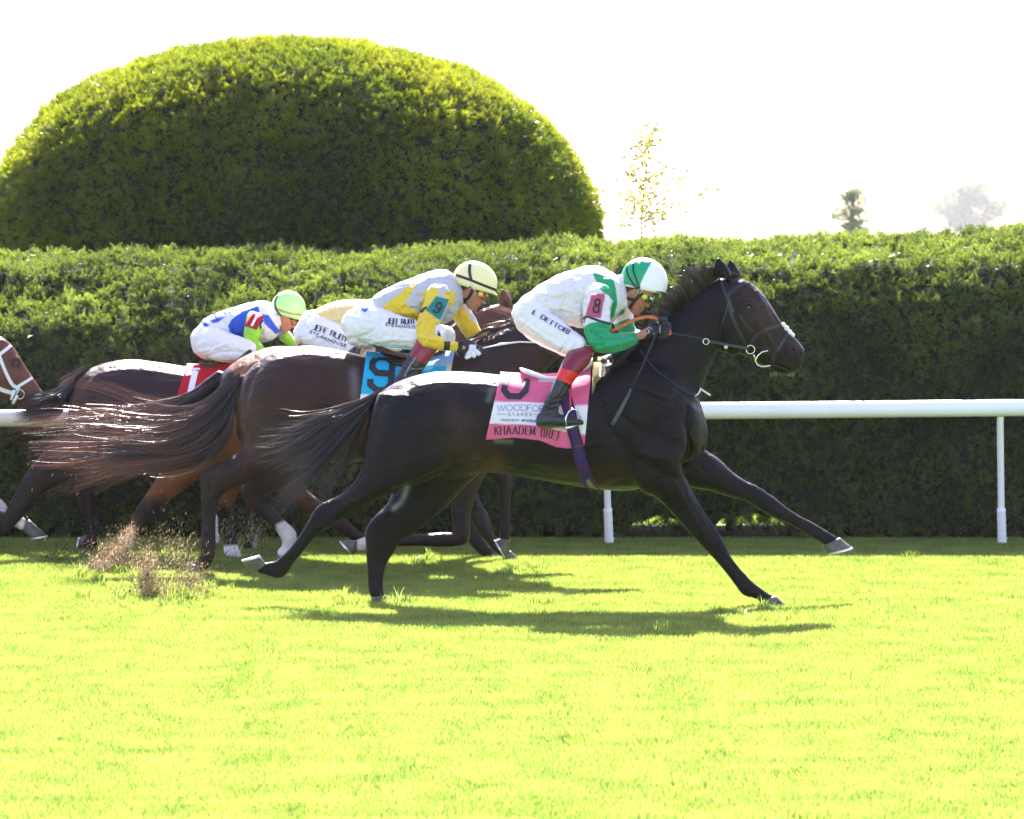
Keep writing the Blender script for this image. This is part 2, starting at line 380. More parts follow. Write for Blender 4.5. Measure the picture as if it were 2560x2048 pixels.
def grass():
    S = .6; P_, R_, s_, i_ = [], [], [], []
    for ix in range(-10, 11):
        for iy in range(0, 32):
            x, y = ix * S * .97, 12.2 + iy * S * .97
            if abs(x) > .128 * y + 1.6: continue
            P_.append((x + random.uniform(-.03, .03), y, 0)); R_.append((0, 0, random.choice((0, 1, 2, 3)) * math.pi / 2)); s_.append(random.uniform(1.0, 1.06)); i_.append(random.randrange(4))
    for k in range(60):      # taller tufts
        y = random.uniform(13, 30.3); x = random.uniform(-.14 * y - 1, .14 * y + 1); P_.append((x, y, 0)); R_.append((0, 0, random.uniform(0, 6))); s_.append(random.uniform(.9, 1.3)); i_.append(4)
    var = [blade_patch(4600, S * 1.04, .014, .036, .0036, k) for k in range(4)] + [blade_patch(110, .13, .035, .062, .005, 9)]
    o = instancer('grass', P_, R_, s_, i_, var, GRASS); tag(o, 'short bright green racecourse turf in front of the rail', 'grass', kind='stuff')
grass()
def grass_back():     # sunlit grass glimpsed through gaps under the hedge
    P_ = [(x, y, 0) for x in np.arange(-3, 6, .6) for y in np.arange(32.7, 38, .6)]; n = len(P_)
    o = instancer('rough_grass', P_, [(0, 0, random.randrange(4) * math.pi / 2) for _ in P_], [1.05] * n, [0] * n, [blade_patch(900, .62, .04, .09, .007, 31)], GRASS)
    tag(o, 'sunlit grass beyond the hedge seen through the gaps under it', 'grass', kind='stuff')
grass_back()
# ------------------------------------------------------------------ hedge and clipped dome
def sprig(seed, L=.085, n=9, needles=15):
    """a clump of yew shoots pointing +Z: flat little leaves along short stems"""
    r = np.random.default_rng(seed); V, T = [], []; b = 0
    for s in range(n):
        th = r.uniform(0, 2 * math.pi); sp = r.uniform(.1, 1.15); d = np.array((math.cos(th) * math.sin(sp), math.sin(th) * math.sin(sp), math.cos(sp)))
        o = np.array((r.uniform(-.03, .03), r.uniform(-.03, .03), r.uniform(-.035, .0))); ln = L * r.uniform(.6, 1.15)
        side = np.cross(d, (r.normal(), r.normal(), r.normal())); side /= np.linalg.norm(side)
        for k in range(needles):
            t = (k + .5) / needles; c = o + d * ln * t + np.array((0, 0, -.012 * t * t)); sg = 1 if k % 2 else -1
            nd = side * sg * .85 + d * .6 + r.normal(0, .18, 3); nd /= np.linalg.norm(nd); ll = .022 * r.uniform(.7, 1.2) * (1.1 - .5 * t)
            up = np.cross(nd, d); up = np.cross(up, nd); up /= np.linalg.norm(up) + 1e-9; ww = .0032
            V += [c - up * ww * .6, c + nd * ll * .5 - up * ww, c + nd * ll, c + nd * ll * .5 + up * ww]; T += [(b, b + 1, b + 2), (b, b + 2, b + 3)]; b += 4
    return fastmesh('yew_sprig', np.array(V), np.array(T))
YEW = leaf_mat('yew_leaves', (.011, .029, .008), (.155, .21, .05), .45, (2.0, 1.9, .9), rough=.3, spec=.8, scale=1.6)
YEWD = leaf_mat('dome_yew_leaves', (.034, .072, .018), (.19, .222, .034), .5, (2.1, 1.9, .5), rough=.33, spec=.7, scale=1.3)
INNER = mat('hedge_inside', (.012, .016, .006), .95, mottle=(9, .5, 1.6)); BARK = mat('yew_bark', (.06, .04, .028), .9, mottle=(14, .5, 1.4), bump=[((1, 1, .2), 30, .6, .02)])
def euler_to(nv, spin):
    q = Vector(nv).to_track_quat('Z', 'Y'); e = (q.to_matrix().to_4x4() @ __import__('mathutils').Matrix.Rotation(spin, 4, 'Z')).to_euler(); return (e.x, e.y, e.z)
def surface_points(fn, us, vs, dens, rnd):
    """scatter over a parametric sheet fn(u,v): returns points and normals by area"""
    P_, N_ = [], []
    for i in range(len(us) - 1):
        for j in range(len(vs) - 1):
            a, b, c = fn(us[i], vs[j]), fn(us[i + 1], vs[j]), fn(us[i], vs[j + 1])
            n = (b - a).cross(c - a); A = n.length; n = n.normalized(); k = A * dens; k = int(k) + (rnd.random() < k - int(k))
            for _ in range(k):
                p, q = rnd.random(), rnd.random(); P_.append(fn(us[i] + (us[i + 1] - us[i]) * p, vs[j] + (vs[j + 1] - vs[j]) * q)); N_.append(n)
    return P_, N_
def hedge():
    root = empty('hedge', (0, 31.2, 0), 'long clipped yew hedge running behind the white rail, sunlit top and dark shaded front', 'hedge')
    def prof(x):
        px = 1280 + x * F / 30.5; t = min(max(px / 1900, 0), 1)
        zf = 1.58 + .26 * t; zt = 2.13 + .14 * t + .09 * max(0, (px - 1900) / 660) + .02 * math.sin(x * 1.7)
        gap = 0.
        for c, hw in ((1650, 80), (1880, 105)):
            gap = max(gap, (.13 + .12 * mnoise.noise(Vector((px * .05, 2, 0)))) * max(0, 1 - (abs(px - c) / hw) ** 4)) if abs(px - c) < hw else gap
        zb = max(-.01, gap)
        return [(.03, zb), (-.02, .6), (-.04, zf * .62), (.0, zf - .22), (.1, zf), (.38 + .25 * (1 - t), zf + (zt - zf) * .55), (.85, zt - .08), (1.25, zt), (1.6, zt - .12), (1.8, zt - .5), (1.8, .6), (1.75, zb)]
    def fn(u, v):          # u = x, v in 0..11
        p = prof(u); i = min(int(v), 10); t = v - i; d = p[i][0] * (1 - t) + p[i + 1][0] * t; z = p[i][1] * (1 - t) + p[i + 1][1] * t
        nz = .05 * mnoise.noise(Vector((u * 1.3, v * 1.2, 3))) + .045 * mnoise.noise(Vector((u * 3.5, v * 2.8, 8))) + .03 * mnoise.noise(Vector((u * 8, v * 6, 1)))
        return Vector((u, 30.52 + d - nz * (1 if v < 5 else .3), z + nz * (.2 if v < 4 else 1.)))
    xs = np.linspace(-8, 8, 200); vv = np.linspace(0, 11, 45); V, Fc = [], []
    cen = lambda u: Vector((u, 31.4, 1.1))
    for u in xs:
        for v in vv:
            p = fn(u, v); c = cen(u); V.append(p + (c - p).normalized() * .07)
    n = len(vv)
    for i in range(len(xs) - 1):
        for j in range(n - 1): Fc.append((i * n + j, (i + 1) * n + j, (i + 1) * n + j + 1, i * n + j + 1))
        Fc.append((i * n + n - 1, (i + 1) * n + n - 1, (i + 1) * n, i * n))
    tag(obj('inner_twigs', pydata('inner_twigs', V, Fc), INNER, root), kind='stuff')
    rnd = random.Random(3)
    pts, nn = surface_points(fn, np.linspace(-6.3, 6.3, 80), np.linspace(0, 8.2, 34), 470, rnd)
    for k_ in range(760):
        x = rnd.uniform(-1.0, 6.2) if k_ < 420 else rnd.uniform(.8, 2.15); pts.append(Vector((x, 30.5 + rnd.uniform(0, .5), rnd.uniform(.06, .34)))); nn.append(Vector((0, -1, -.3)))
    R_, s_, i_, Q = [], [], [], []
    for p, nv in zip(pts, nn):
        if nv.dot(p - cen(p.x)) < 0: nv = -nv
        d = (nv + Vector((rnd.gauss(0, .38), rnd.gauss(0, .38), rnd.gauss(0, .35) + .25))).normalized()
        px = 1280 + p.x * F / p.y
        R_.append(euler_to(d, rnd.uniform(0, 6.28))); s_.append(rnd.uniform(.5, .95)); i_.append(rnd.randrange(6)); Q.append(p - nv * rnd.uniform(.0, .05))
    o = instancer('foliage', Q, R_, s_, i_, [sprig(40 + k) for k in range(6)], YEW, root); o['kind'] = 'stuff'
    # a few longer shoots standing out of the top
    for x in np.arange(-5.6, 5.7, .62):
        bm = bmesh.new(); x += rnd.uniform(-.2, .2); a = Vector((x, 31.2 + rnd.uniform(-.2, .3), -.02)); pts = [a]
        for k in range(5): pts.append(a + Vector((rnd.uniform(-.05, .05) * k, rnd.uniform(-.04, .04) * k, .13 * (k + 1))))
        tube(bm, pts, [.035, .032, .03, .028, .024, .02], 8); obj('trunk', bm, BARK, root)
hedge()
def dome():
    root = empty('clipped_dome_bush', (P(725, 620, 34.2).x, 34.2, 0), 'huge dome-shaped clipped yew bush towering behind the left part of the hedge', 'topiary bush')
    Yc = 34.2; cx = P(725, 0, Yc).x; a = 818 * 32.8 / F * 1.0; zb = P(0, 620, 33).z; hh = 535 * 33.4 / F; by = 1.75
    def fn(u, v):        # u angle 0..2pi, v: 0 ground .. 1 dome springing .. 2 top
        if v < 1: r, z = .985 + .015 * v, .25 + (zb - .25) * v
        else:
            t = (v - 1) * math.pi / 2; r, z = math.cos(t) ** .92, zb + hh * math.sin(t) ** .97
        d = Vector((math.cos(u) * r, math.sin(u) * r, 0)); nz = .035 * mnoise.noise(Vector((d.x * 4, d.y * 3, z * 1.6))) + .03 * mnoise.noise(Vector((d.x * 10, d.y * 7, z * 4))) + .03 * mnoise.noise(Vector((d.x * 25, d.y * 17, z * 9)))
        return Vector((cx + d.x * (a + nz), Yc + d.y * (by + nz), z + (nz * .8 if v > 1.3 else 0)))
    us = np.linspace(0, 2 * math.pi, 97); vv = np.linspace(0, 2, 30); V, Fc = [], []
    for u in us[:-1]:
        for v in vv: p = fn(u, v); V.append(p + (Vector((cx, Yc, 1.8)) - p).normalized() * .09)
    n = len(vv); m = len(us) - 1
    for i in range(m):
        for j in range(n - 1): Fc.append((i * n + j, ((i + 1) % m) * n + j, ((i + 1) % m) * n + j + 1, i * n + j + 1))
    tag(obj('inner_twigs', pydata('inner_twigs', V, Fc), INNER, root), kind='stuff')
    rnd = random.Random(5); pts, nn = surface_points(fn, np.linspace(math.pi * .9, 2.1 * math.pi, 70), np.linspace(.7, 2, 30), 520, rnd)
    p2, n2 = surface_points(fn, np.linspace(.1 * math.pi, .9 * math.pi, 40), np.linspace(1.35, 2, 16), 200, rnd); pts += p2; nn += n2
    R_, s_, i_, Q = [], [], [], []
    for p, nv in zip(pts, nn):
        if nv.dot(p - Vector((cx, Yc, 1.8))) < 0: nv = -nv
        d = (nv + Vector((rnd.gauss(0, .4), rnd.gauss(0, .4), rnd.gauss(0, .35) + .25))).normalized()
        R_.append(euler_to(d, rnd.uniform(0, 6.28))); s_.append(rnd.uniform(.5, 1.0)); i_.append(rnd.randrange(6)); Q.append(p - nv * rnd.uniform(0, .06))
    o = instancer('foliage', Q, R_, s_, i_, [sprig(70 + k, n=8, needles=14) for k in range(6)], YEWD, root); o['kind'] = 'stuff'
    bm = bmesh.new(); tube(bm, [(cx, Yc, -.02), (cx + .03, Yc, .6), (cx, Yc, 1.4)], [.16, .14, .12], 12); obj('trunk', bm, BARK, root)
dome()
# ------------------------------------------------------------------ trees beyond
def leafcloud(n, blobs, size, seed):
    r = np.random.default_rng(seed); V, T = [], []; w_ = np.array([b[3] ** 2 for b in blobs]); w_ = w_ / w_.sum()
    pick = r.choice(len(blobs), n, p=w_); d = r.normal(size=(n, 3)); d /= np.linalg.norm(d, axis=1)[:, None]; rad = r.uniform(.35, 1., n) ** .5
    B = np.array([b[:4] for b in blobs]); sq = np.array([b[4] if len(b) > 4 else .75 for b in blobs])
    c = B[pick, :3] + d * (rad * B[pick, 3])[:, None] * np.stack([np.ones(n), np.ones(n), sq[pick]], 1)
    a = r.normal(size=(n, 3)); a /= np.linalg.norm(a, axis=1)[:, None]; b = np.cross(a, r.normal(size=(n, 3))); b /= np.linalg.norm(b, axis=1)[:, None]
    s = size * r.uniform(.6, 1.3, (n, 1)); V = np.stack([c - a * s, c - b * s * .6, c + a * s, c + b * s * .6], 1).reshape(-1, 3); q = np.arange(n)[:, None] * 4
    return fastmesh('crown', V, np.concatenate([q, q + 1, q + 2, q + 3], 1))
OAK = leaf_mat('far_tree_leaves', (.06, .09, .035), (.12, .15, .05), .3, (1.8, 1.8, .5), scale=.4)
CON = leaf_mat('far_conifer_needles', (.09, .13, .07), (.15, .19, .09), .45, (1.6, 1.7, 1.1), scale=.4)
def far_tree(px, Y, top, halfw, kind, label, seed):
    r = random.Random(seed); X = P(px, 0, Y).x; zt = P(0, top, Y).z; hw = halfw * Y / F
    root = empty('conifer_tree' if kind == 'c' else 'broadleaf_tree', (X, Y, 0), label, 'tree')
    bl = []
    if kind == 'c':
        for k in range(110):
            t = r.random() ** 1.1; z = zt * (.22 + .76 * t); R = hw * (1.15 - t) * 1.05; a = r.uniform(0, 6.28); d = R * r.uniform(.1, 1)
            bl.append((X + math.cos(a) * d, Y + math.sin(a) * d, z, hw * r.uniform(.13, .26), .5))
    else:
        for k in range(40):
            t = r.random(); z = zt * (.38 + .52 * t); R = hw * math.sin(math.pi * (.22 + .66 * t)) ; a = r.uniform(0, 6.28); d = R * r.uniform(.2, 1)
            bl.append((X + math.cos(a) * d, Y + math.sin(a) * d, z, hw * r.uniform(.16, .34), .7))
    crown = leafcloud(6500 if kind == 'c' else 14000, bl, hw * (.036 if kind == 'c' else .034), seed); o = obj('crown', crown, CON if kind == 'c' else OAK, root, False)
    bm = bmesh.new(); tube(bm, [(X, Y, -.1), (X + .05 * hw, Y, zt * .3), (X, Y, zt * .62), (X, Y, zt * .9)], [hw * .12, hw * .09, hw * .05, hw * .015], 10)
    for b in bl[:22]: tube(bm, [(X, Y, max(zt * .2, b[2] - hw * .45)), (X * .5 + b[0] * .5, Y * .5 + b[1] * .5, b[2] - hw * .2), b[:3]], [hw * .035, hw * .02, hw * .006], 5)
    obj('trunk', bm, BARK, root)
far_tree(2130, 300, 472, 95, 'c', 'hazy pointed conifer far beyond the hedge, left of the rounded tree', 11)
far_tree(2425, 1750, 446, 105, 'b', 'hazy rounded broadleaf tree far beyond the right end of the hedge', 12)
far_tree(2305, 1900, 556, 28, 'b', 'tiny far-off treetop just clearing the hedge between the conifer and the rounded tree', 13)
SAPL = leaf_mat('sapling_leaves', (.2, .2, .09), (.42, .38, .2), .45, (1.8, 1.6, .6), scale=2.)
def sapling():
    Y = 37.5; r = random.Random(21); root = empty('sapling', (P(1600, 0, Y).x, Y, 0), 'sparse young tree with few sunlit leaves, just right of the big dome bush', 'tree')
    bm = bmesh.new(); base = P(1605, 0, Y); base.z = -.02; V, T = [], []
    tube(bm, [base, P(1603, 560, Y), P(1612, 440, Y), P(1628, 335, Y)], [.013, .006, .004, .002], 8); tips = []
    for k in range(30):
        t = r.random(); a = P(1605 + 18 * t, 600 - 240 * t, Y); b = P(1605 + 18 * t + r.gauss(0, 52 * (1.1 - t * .8)), 570 - 245 * t - r.uniform(0, 50), Y); b.y += r.gauss(0, .3)
        tube(bm, [a, (a + b) / 2 + Vector((0, 0, -.02)), b], [.004, .003, .0015], 5); tips += [a.lerp(b, q) for q in (.4, .6, .75, .85, .95, 1.)]
    obj('trunk', bm, BARK, root)
    q = 0
    for t in tips:
        for _ in range(r.randrange(1, 4)):
            c = t + Vector((r.gauss(0, .045), r.gauss(0, .05), r.gauss(0, .045))); d = Vector((r.gauss(0, 1), r.gauss(0, 1), r.gauss(-.6, .6))).normalized(); s = d.orthogonal().normalized() * .016
            V += [c, c + d * .032 + s * 1.3, c + d * .07, c + d * .032 - s * 1.3]; T.append((q, q + 1, q + 2, q + 3)); q += 4
    o = obj('leaves', pydata('leaves', V, T), SAPL, root, False); o['kind'] = 'stuff'
sapling()
# ------------------------------------------------------------------ running rail
def rail():
    root = empty('running_rail', (0, 30, 0), 'white plastic running rail on leaning posts in front of the hedge', 'rail')
    bm = bmesh.new(); pts = []
    for px, yc in ((-900, 1056), (0, 1046), (1280, 1032), (2560, 1019.5), (3400, 1011)):
        Y = 29.78 + .04 * math.sin(px); pts.append(P(px, yc, 29.8))
    tube(bm, [pts[i].lerp(pts[i + 1], t) for i in range(4) for t in (0, .25, .5, .75)] + [pts[-1]], .0625, 28); obj('rail_tube', bm, M['paint'], root)
    bm = bmesh.new()
    def post(bxp, first=None):
        x0 = P(bxp - 9, 0, 30).x; z = .97
        if first is None:
            bm = bmesh.new(); tube(bm, [(x0 + .03, 30.02, -.05), (x0 + .03, 30.02, .02), (x0 + .018, 29.98, .3), (x0 - .004, 29.86, .9), (x0 - .006, 29.82, .985)], .0255, 14)
            o = obj('post', bm, M['paint'], root); bm = bmesh.new()
            rr = [.032, .032, .034, .032, .034, .032, .034, .032, .034, .032, .032, .034]; n = len(rr)
            tube(bm, [(x0 + .031 - .014 * k / n, 30.02 - .045 * k / n, -.02 + .02 * k / n * 16) for k in range(n)], rr, 14)
            s = obj('post_sleeve', bm, M['paint'], o); bm = bmesh.new(); tube(bm, [(x0 - .01, 30.0, .055), (x0 + .07, 30.0, .055)], .004, 6); obj('locking_pin', bm, M['paint'], s)
            return o
    for b in (2505, 1522, 535, -450): post(b)
rail()
# ------------------------------------------------------------------ horses
def shift(st, dx, dy=0, k=None):
    out = []
    for s in st:
        s = list(s); s[0] += dx; s[1] += dy
        if k == 'st': s[2] += dx; s[3] += dy
        out.append(tuple(s))
    return out
def hoof(Y, dy, ca, cb, sa, sb, w1, w2, parent, shoe=True):
    """coronet edge ca-cb and sole edge sa-sb in photo pixels"""
    bm = bmesh.new()
    mid = lambda a, b, t: (a[0] * (1 - t) + b[0] * t, a[1] * (1 - t) + b[1] * t)
    rows = [(*mid(ca, sa, t), *mid(cb, sb, t), w1 + (w2 - w1) * t, dy) for t in (0, .33, .66, 1)]
    loft(bm, rows, Y, 18, 2, 2.2, .12); h = obj('hoof', bm, M['hoof'], parent)
    if shoe:
        bm = bmesh.new(); A, B = P(*sa, Y + dy), P(*sb, Y + dy); c, hv = (A + B) / 2, (A - B) / 2; nv = hv.cross(Vector((0, 1, 0))).normalized()
        if nv.dot(c - P(*mid(ca, cb, .5), Y + dy)) < 0: nv = -nv
        rws = []
        for k in range(21):
            t = math.radians(-150 + 300 * k / 20); d = hv * math.cos(t) + Vector((0, w2 * math.sin(t), 0))
            rws.append([bm.verts.new(c + d * q + nv * z) for q, z in ((1.06, .0), (1.06, .012), (.66, .012), (.66, .0))])
        for i in range(20):
            for k in range(4): bm.faces.new((rws[i][k], rws[i][(k + 1) % 4], rws[i + 1][(k + 1) % 4], rws[i + 1][k]))
        bm.faces.new(rws[0][::-1]); bm.faces.new(rws[-1]); obj('horseshoe', bm, M['shoe'], h, False)
def ear(bm, Y, tip, b1, b2, dy, w=.028):
    m = ((b1[0] + b2[0]) / 2, (b1[1] + b2[1]) / 2); st = []
    for t, f in ((0, .7), (.2, .92), (.4, .95), (.6, .72), (.8, .4), (.95, .12)):
        c = (m[0] + (tip[0] - m[0]) * t, m[1] + (tip[1] - m[1]) * t); hx, hy = (b1[0] - b2[0]) / 2 * f, (b1[1] - b2[1]) / 2 * f
        st.append((c[0] + hx, c[1] + hy, c[0] - hx, c[1] - hy, w * f, dy))
    loft(bm, st, Y, 12, 2, 2, .3)
def hair(name, guides, Y, n, seg, c0, c1, wd, parent, jitter=3., lmin=.55, depth=.05, tipc=1.6, flare=1., curl=0., seed=1, fuzz=0.):
    """ribbon strands between neighbouring guide lines (photo px + depth offset m)"""
    r = np.random.default_rng(seed); G = np.array([catmull([tuple(q) + ((0.,) if len(q) < 3 else ()) for q in g], 1) if False else g for g in guides], dtype=object)
    S = []
    for g in guides:
        a = np.array([tuple(q) + ((0.,) if len(q) < 3 else ()) for q in g], float); a = catmull(a, 6)
        d = np.r_[0, np.cumsum(np.hypot(*np.diff(a[:, :2], axis=0).T))]; t = np.linspace(0, d[-1], seg + 1); S.append(np.stack([np.interp(t, d, a[:, k]) for k in range(3)], 1))
    S = np.array(S); V, T, C = [], [], []; b = 0; c0 = np.array(c0); c1 = np.array(c1)
    nc = max(6, n // 26); cu = r.uniform(0, len(S) - 1.001, nc); cj = r.normal(0, jitter * .8, (nc, 2)); cl = r.uniform(lmin, 1.05, nc); cp = r.uniform(0, 6.28, (nc, 2)); cfl = r.normal(0, fuzz, (nc, 2)) * (r.random((nc, 1)) < .3); cz = r.normal(0, depth, nc); ct = np.where(r.random(nc) < .6, r.uniform(.6, 1.5, nc), r.uniform(.0, .3, nc))
    for s in range(n):
        q_ = r.integers(nc); u = min(max(cu[q_] + r.normal(0, .22), 0), len(S) - 1.001); i = int(u); f = u - i; L = cl[q_] * r.uniform(.75, 1.05); ts = np.linspace(0, seg * min(L, 1), seg + 1)
        cur = S[i] * (1 - f) + S[i + 1] * f; path = np.stack([np.interp(ts, np.arange(seg + 1), cur[:, k]) for k in range(3)], 1)
        tt = np.linspace(0, 1, seg + 1); j = cj[q_] + r.normal(0, jitter * .3, 2); ph = cp[q_] + r.normal(0, .3, 2); fl = cfl[q_] if r.random() < .6 else (r.normal(0, fuzz, 2) if r.random() < .12 else (0, 0))
        path[:, 0] += j[0] * tt * flare + curl * np.sin(tt * 6 + ph[0]) * tt + fl[0] * tt ** 2; path[:, 1] += j[1] * (.25 + .75 * tt) * flare + curl * np.sin(tt * 7 + ph[1]) * tt + fl[1] * tt ** 2
        path[:, 2] += (cz[q_] + r.normal(0, depth * .35)) * (.35 + .65 * tt)
        W = np.array([P(q[0], q[1], Y + q[2]) for q in path]); ang = r.uniform(-1.2, 1.2); tw = wd * r.uniform(.5, 1.3)
        tan = np.gradient(W, axis=0); tan /= np.linalg.norm(tan, axis=1)[:, None] + 1e-9; y = np.array((0, 1, 0)); sd = np.cross(tan, y); sd /= np.linalg.norm(sd, axis=1)[:, None] + 1e-9
        side = sd * math.cos(ang) + y * math.sin(ang); wv = tw * (1 - .8 * tt ** 2)[:, None] / 2
        V.append(np.stack([W + side * wv, W - side * wv], 1).reshape(-1, 3)); k = np.arange(seg)[:, None] * 2 + b; T.append(np.concatenate([k, k + 1, k + 3, k + 2], 1)); b += 2 * (seg + 1)
        cm = np.clip(tt ** tipc * ct[q_] * r.uniform(.8, 1.2), 0, 1)[:, None]; cc = c0 * (1 - cm) + c1 * cm; cc = cc * r.uniform(.6, 1.4); C.append(np.repeat(cc, 2, 0))
    me = fastmesh(name, np.concatenate(V), np.concatenate(T)); setcol(me, np.concatenate(C)); o = obj(name, me, M['hair'], parent); return o
def horse_body(Y, parts, legs, voxel, smooth=5, ears=()):
    bm = bmesh.new()
    for st, kw in parts: loft(bm, st, Y, **kw)
    for pts, kw in legs: limb(bm, pts, Y, **kw)
    for e_ in ears: ear(bm, Y, *e_)
    return remesh(bm, voxel, smooth)
def tack(name, tree, lines, m, parent, off=.006):
    bm = bmesh.new()
    for pl, wd in lines: ribbon(bm, tree, catmull(pl, 5) if len(pl) > 2 else pl, wd, off, 4, True)
    return obj(name, bm, m, parent, False)
M['skin_dark'] = mat('dark_skin', (.012, .009, .009), .35, spec=.5); M['nostril'] = mat('nostril_lining', (.05, .007, .006), .5, mottle=(40, .3, 1.4))
BLK = (.0046, .0030, .0031)
# ---- A: the leading black horse, number 8
YA = 24.95
hA = empty('racehorse', P(1340, 1515, YA), 'near-black racehorse leading at full gallop, pink number 8 saddlecloth', 'horse', 'racehorses galloping on the turf')
trunkA = [(934, 1005, 925, 1105, .09), (955, 978, 925, 1150, .17), (1000, 952, 985, 1190, .24), (1060, 934, 1060, 1205, .27), (1120, 928, 1130, 1200, .28), (1200, 932, 1205, 1182, .27), (1280, 940, 1280, 1188, .285),
          (1360, 945, 1360, 1202, .305), (1440, 938, 1440, 1215, .31), (1520, 900, 1520, 1226, .285), (1600, 878, 1600, 1222, .25), (1670, 890, 1668, 1190, .22), (1722, 950, 1712, 1158, .185), (1744, 985, 1735, 1150, .155), (1761, 1040, 1752, 1130, .10)]
neckA = [(1500, 892, 1715, 1150, .17), (1545, 878, 1742, 1070, .165), (1600, 843, 1752, 1000, .135), (1655, 804, 1768, 935, .11), (1710, 762, 1786, 893, .09), (1765, 718, 1797, 876, .082), (1800, 694, 1812, 862, .08)]
headA = [(1795, 700, 1786, 850, .07), (1822, 694, 1794, 872, .088), (1858, 698, 1812, 882, .10), (1889, 716, 1838, 884, .105), (1913, 742, 1862, 889, .095), (1937, 780, 1885, 900, .075), (1958, 812, 1905, 912, .060), (1982, 838, 1927, 924, .053),
         (2000, 858, 1948, 936, .057), (2011, 876, 1966, 938, .052), (2008, 897, 1984, 930, .032)]
farfA = [(1700, 1060, 1640, 1190, .10, .12), (1745, 1112, 1690, 1212, .085, .14), (1796, 1146, 1770, 1226, .07, .14), (1830, 1178, 1808, 1238, .058, .14), (1862, 1201, 1840, 1246, .048, .14), (1891, 1214, 1872, 1257, .04, .14),
         (1919, 1232, 1898, 1274, .036, .14), (1942, 1248, 1922, 1288, .038, .14), (1966, 1268, 1950, 1300, .032, .14), (2003, 1292, 1984, 1316, .027, .14), (2032, 1306, 2012, 1334, .030, .14), (2058, 1322, 2040, 1350, .033, .14), (2082, 1336, 2060, 1362, .028, .14), (2098, 1347, 2066, 1368, .03, .14)]
nearfA = [(1700, 1020, 1560, 1130, .11, -.14), (1712, 1110, 1580, 1190, .10, -.16), (1704, 1172, 1604, 1228, .085, -.155), (1721, 1207, 1640, 1244, .07, -.15), (1738, 1241, 1662, 1266, .058, -.145), (1761, 1278, 1692, 1296, .048, -.14), (1784, 1313, 1722, 1332, .042, -.14),
          (1802, 1340, 1748, 1358, .043, -.14), (1816, 1366, 1766, 1378, .04, -.14), (1827, 1391, 1790, 1403, .032, -.14), (1848, 1419, 1816, 1434, .026, -.14), (1872, 1445, 1840, 1466, .027, -.14), (1888, 1460, 1858, 1488, .034, -.14), (1912, 1478, 1888, 1497, .028, -.14), (1935, 1491, 1904, 1508, .032, -.14)]
H1A = [(945, 985, 1195, 1010, .12, -.10), (918, 1060, 1215, 1085, .15, -.12), (908, 1120, 1175, 1150, .15, -.12), (903, 1168, 1095, 1190, .125, -.13), (884, 1207, 1012, 1224, .09, -.14), (848, 1238, 936, 1252, .065, -.14), (806, 1257, 868, 1290, .046, -.14), (785, 1276, 832, 1312, .044, -.14),
       (768, 1306, 804, 1330, .036, -.14), (752, 1334, 778, 1354, .028, -.14), (731, 1362, 757, 1381, .026, -.14), (709, 1386, 736, 1406, .028, -.14), (690, 1401, 716, 1436, .034, -.14), (678, 1404, 694, 1446, .03, -.14), (664, 1407, 662, 1437, .028, -.14), (650, 1408, 646, 1432, .03, -.14)]
H2A = [(985, 1090, 1220, 1120, .14, .12), (985, 1150, 1205, 1175, .13, .13), (985, 1205, 1165, 1215, .11, .14), (968, 1258, 1112, 1270, .085, .14), (930, 1297, 1055, 1320, .065, .14), (913, 1328, 1004, 1354, .05, .14), (914, 1362, 986, 1380, .042, .14), (916, 1400, 968, 1408, .032, .14), (919, 1440, 959, 1444, .028, .14), (920, 1470, 958, 1472, .032, .14), (926, 1492, 962, 1488, .032, .14)]
me = horse_body(YA, [(trunkA, {'res': 4, 'n': 28}), (neckA, {'res': 4, 'n': 24}), (headA, {'res': 4, 'n': 24}), (farfA, {}), (nearfA, {}), (H1A, {}), (H2A, {})], [
    ([(952, 992, 12), (925, 1010, 13), (895, 1028, 11)], {}),
    ([(1830, 845, 42, .5, -.045), (1850, 850, 40, .5, -.045)], {})], .0062, 7,
    ears=[((1795, 642), (1788, 690), (1834, 698), -.05, .03), ((1825, 648), (1818, 692), (1856, 698), .055, .03)])
G = [([(1640, 960), (1680, 1040), (1695, 1110)], 48, 26), ([(1590, 1110), (1650, 1150)], 34, 12), ([(1090, 985), (1050, 1080), (1060, 1150)], 62, 14), ([(1560, 960), (1600, 1040)], 40, 7)]
G += [([(1730, 940), (1690, 1000), (1610, 1090), (1560, 1130)], 20, -5), ([(1480, 900), (1500, 1010), (1545, 1100), (1600, 1150), (1640, 1175)], 16, -9), ([(1560, 1050), (1610, 1085), (1670, 1105), (1712, 1140)], 14, -7), ([(1600, 1130), (1660, 1150), (1700, 1185)], 12, 7), ([(1717, 1020), (1716, 1080), (1724, 1120), (1708, 1162)], 5, -14), ([(1600, 945), (1640, 965), (1690, 990)], 5, -7), ([(1590, 975), (1625, 992), (1665, 1008)], 5, -8), ([(1625, 915), (1700, 975), (1745, 1010)], 14, -8),
      ([(1745, 900), (1700, 940), (1640, 990)], 26, 4), ([(1800, 712), (1790, 770), (1788, 850)], 10, -8), ([(1690, 800), (1620, 860), (1560, 900)], 14, -4)]
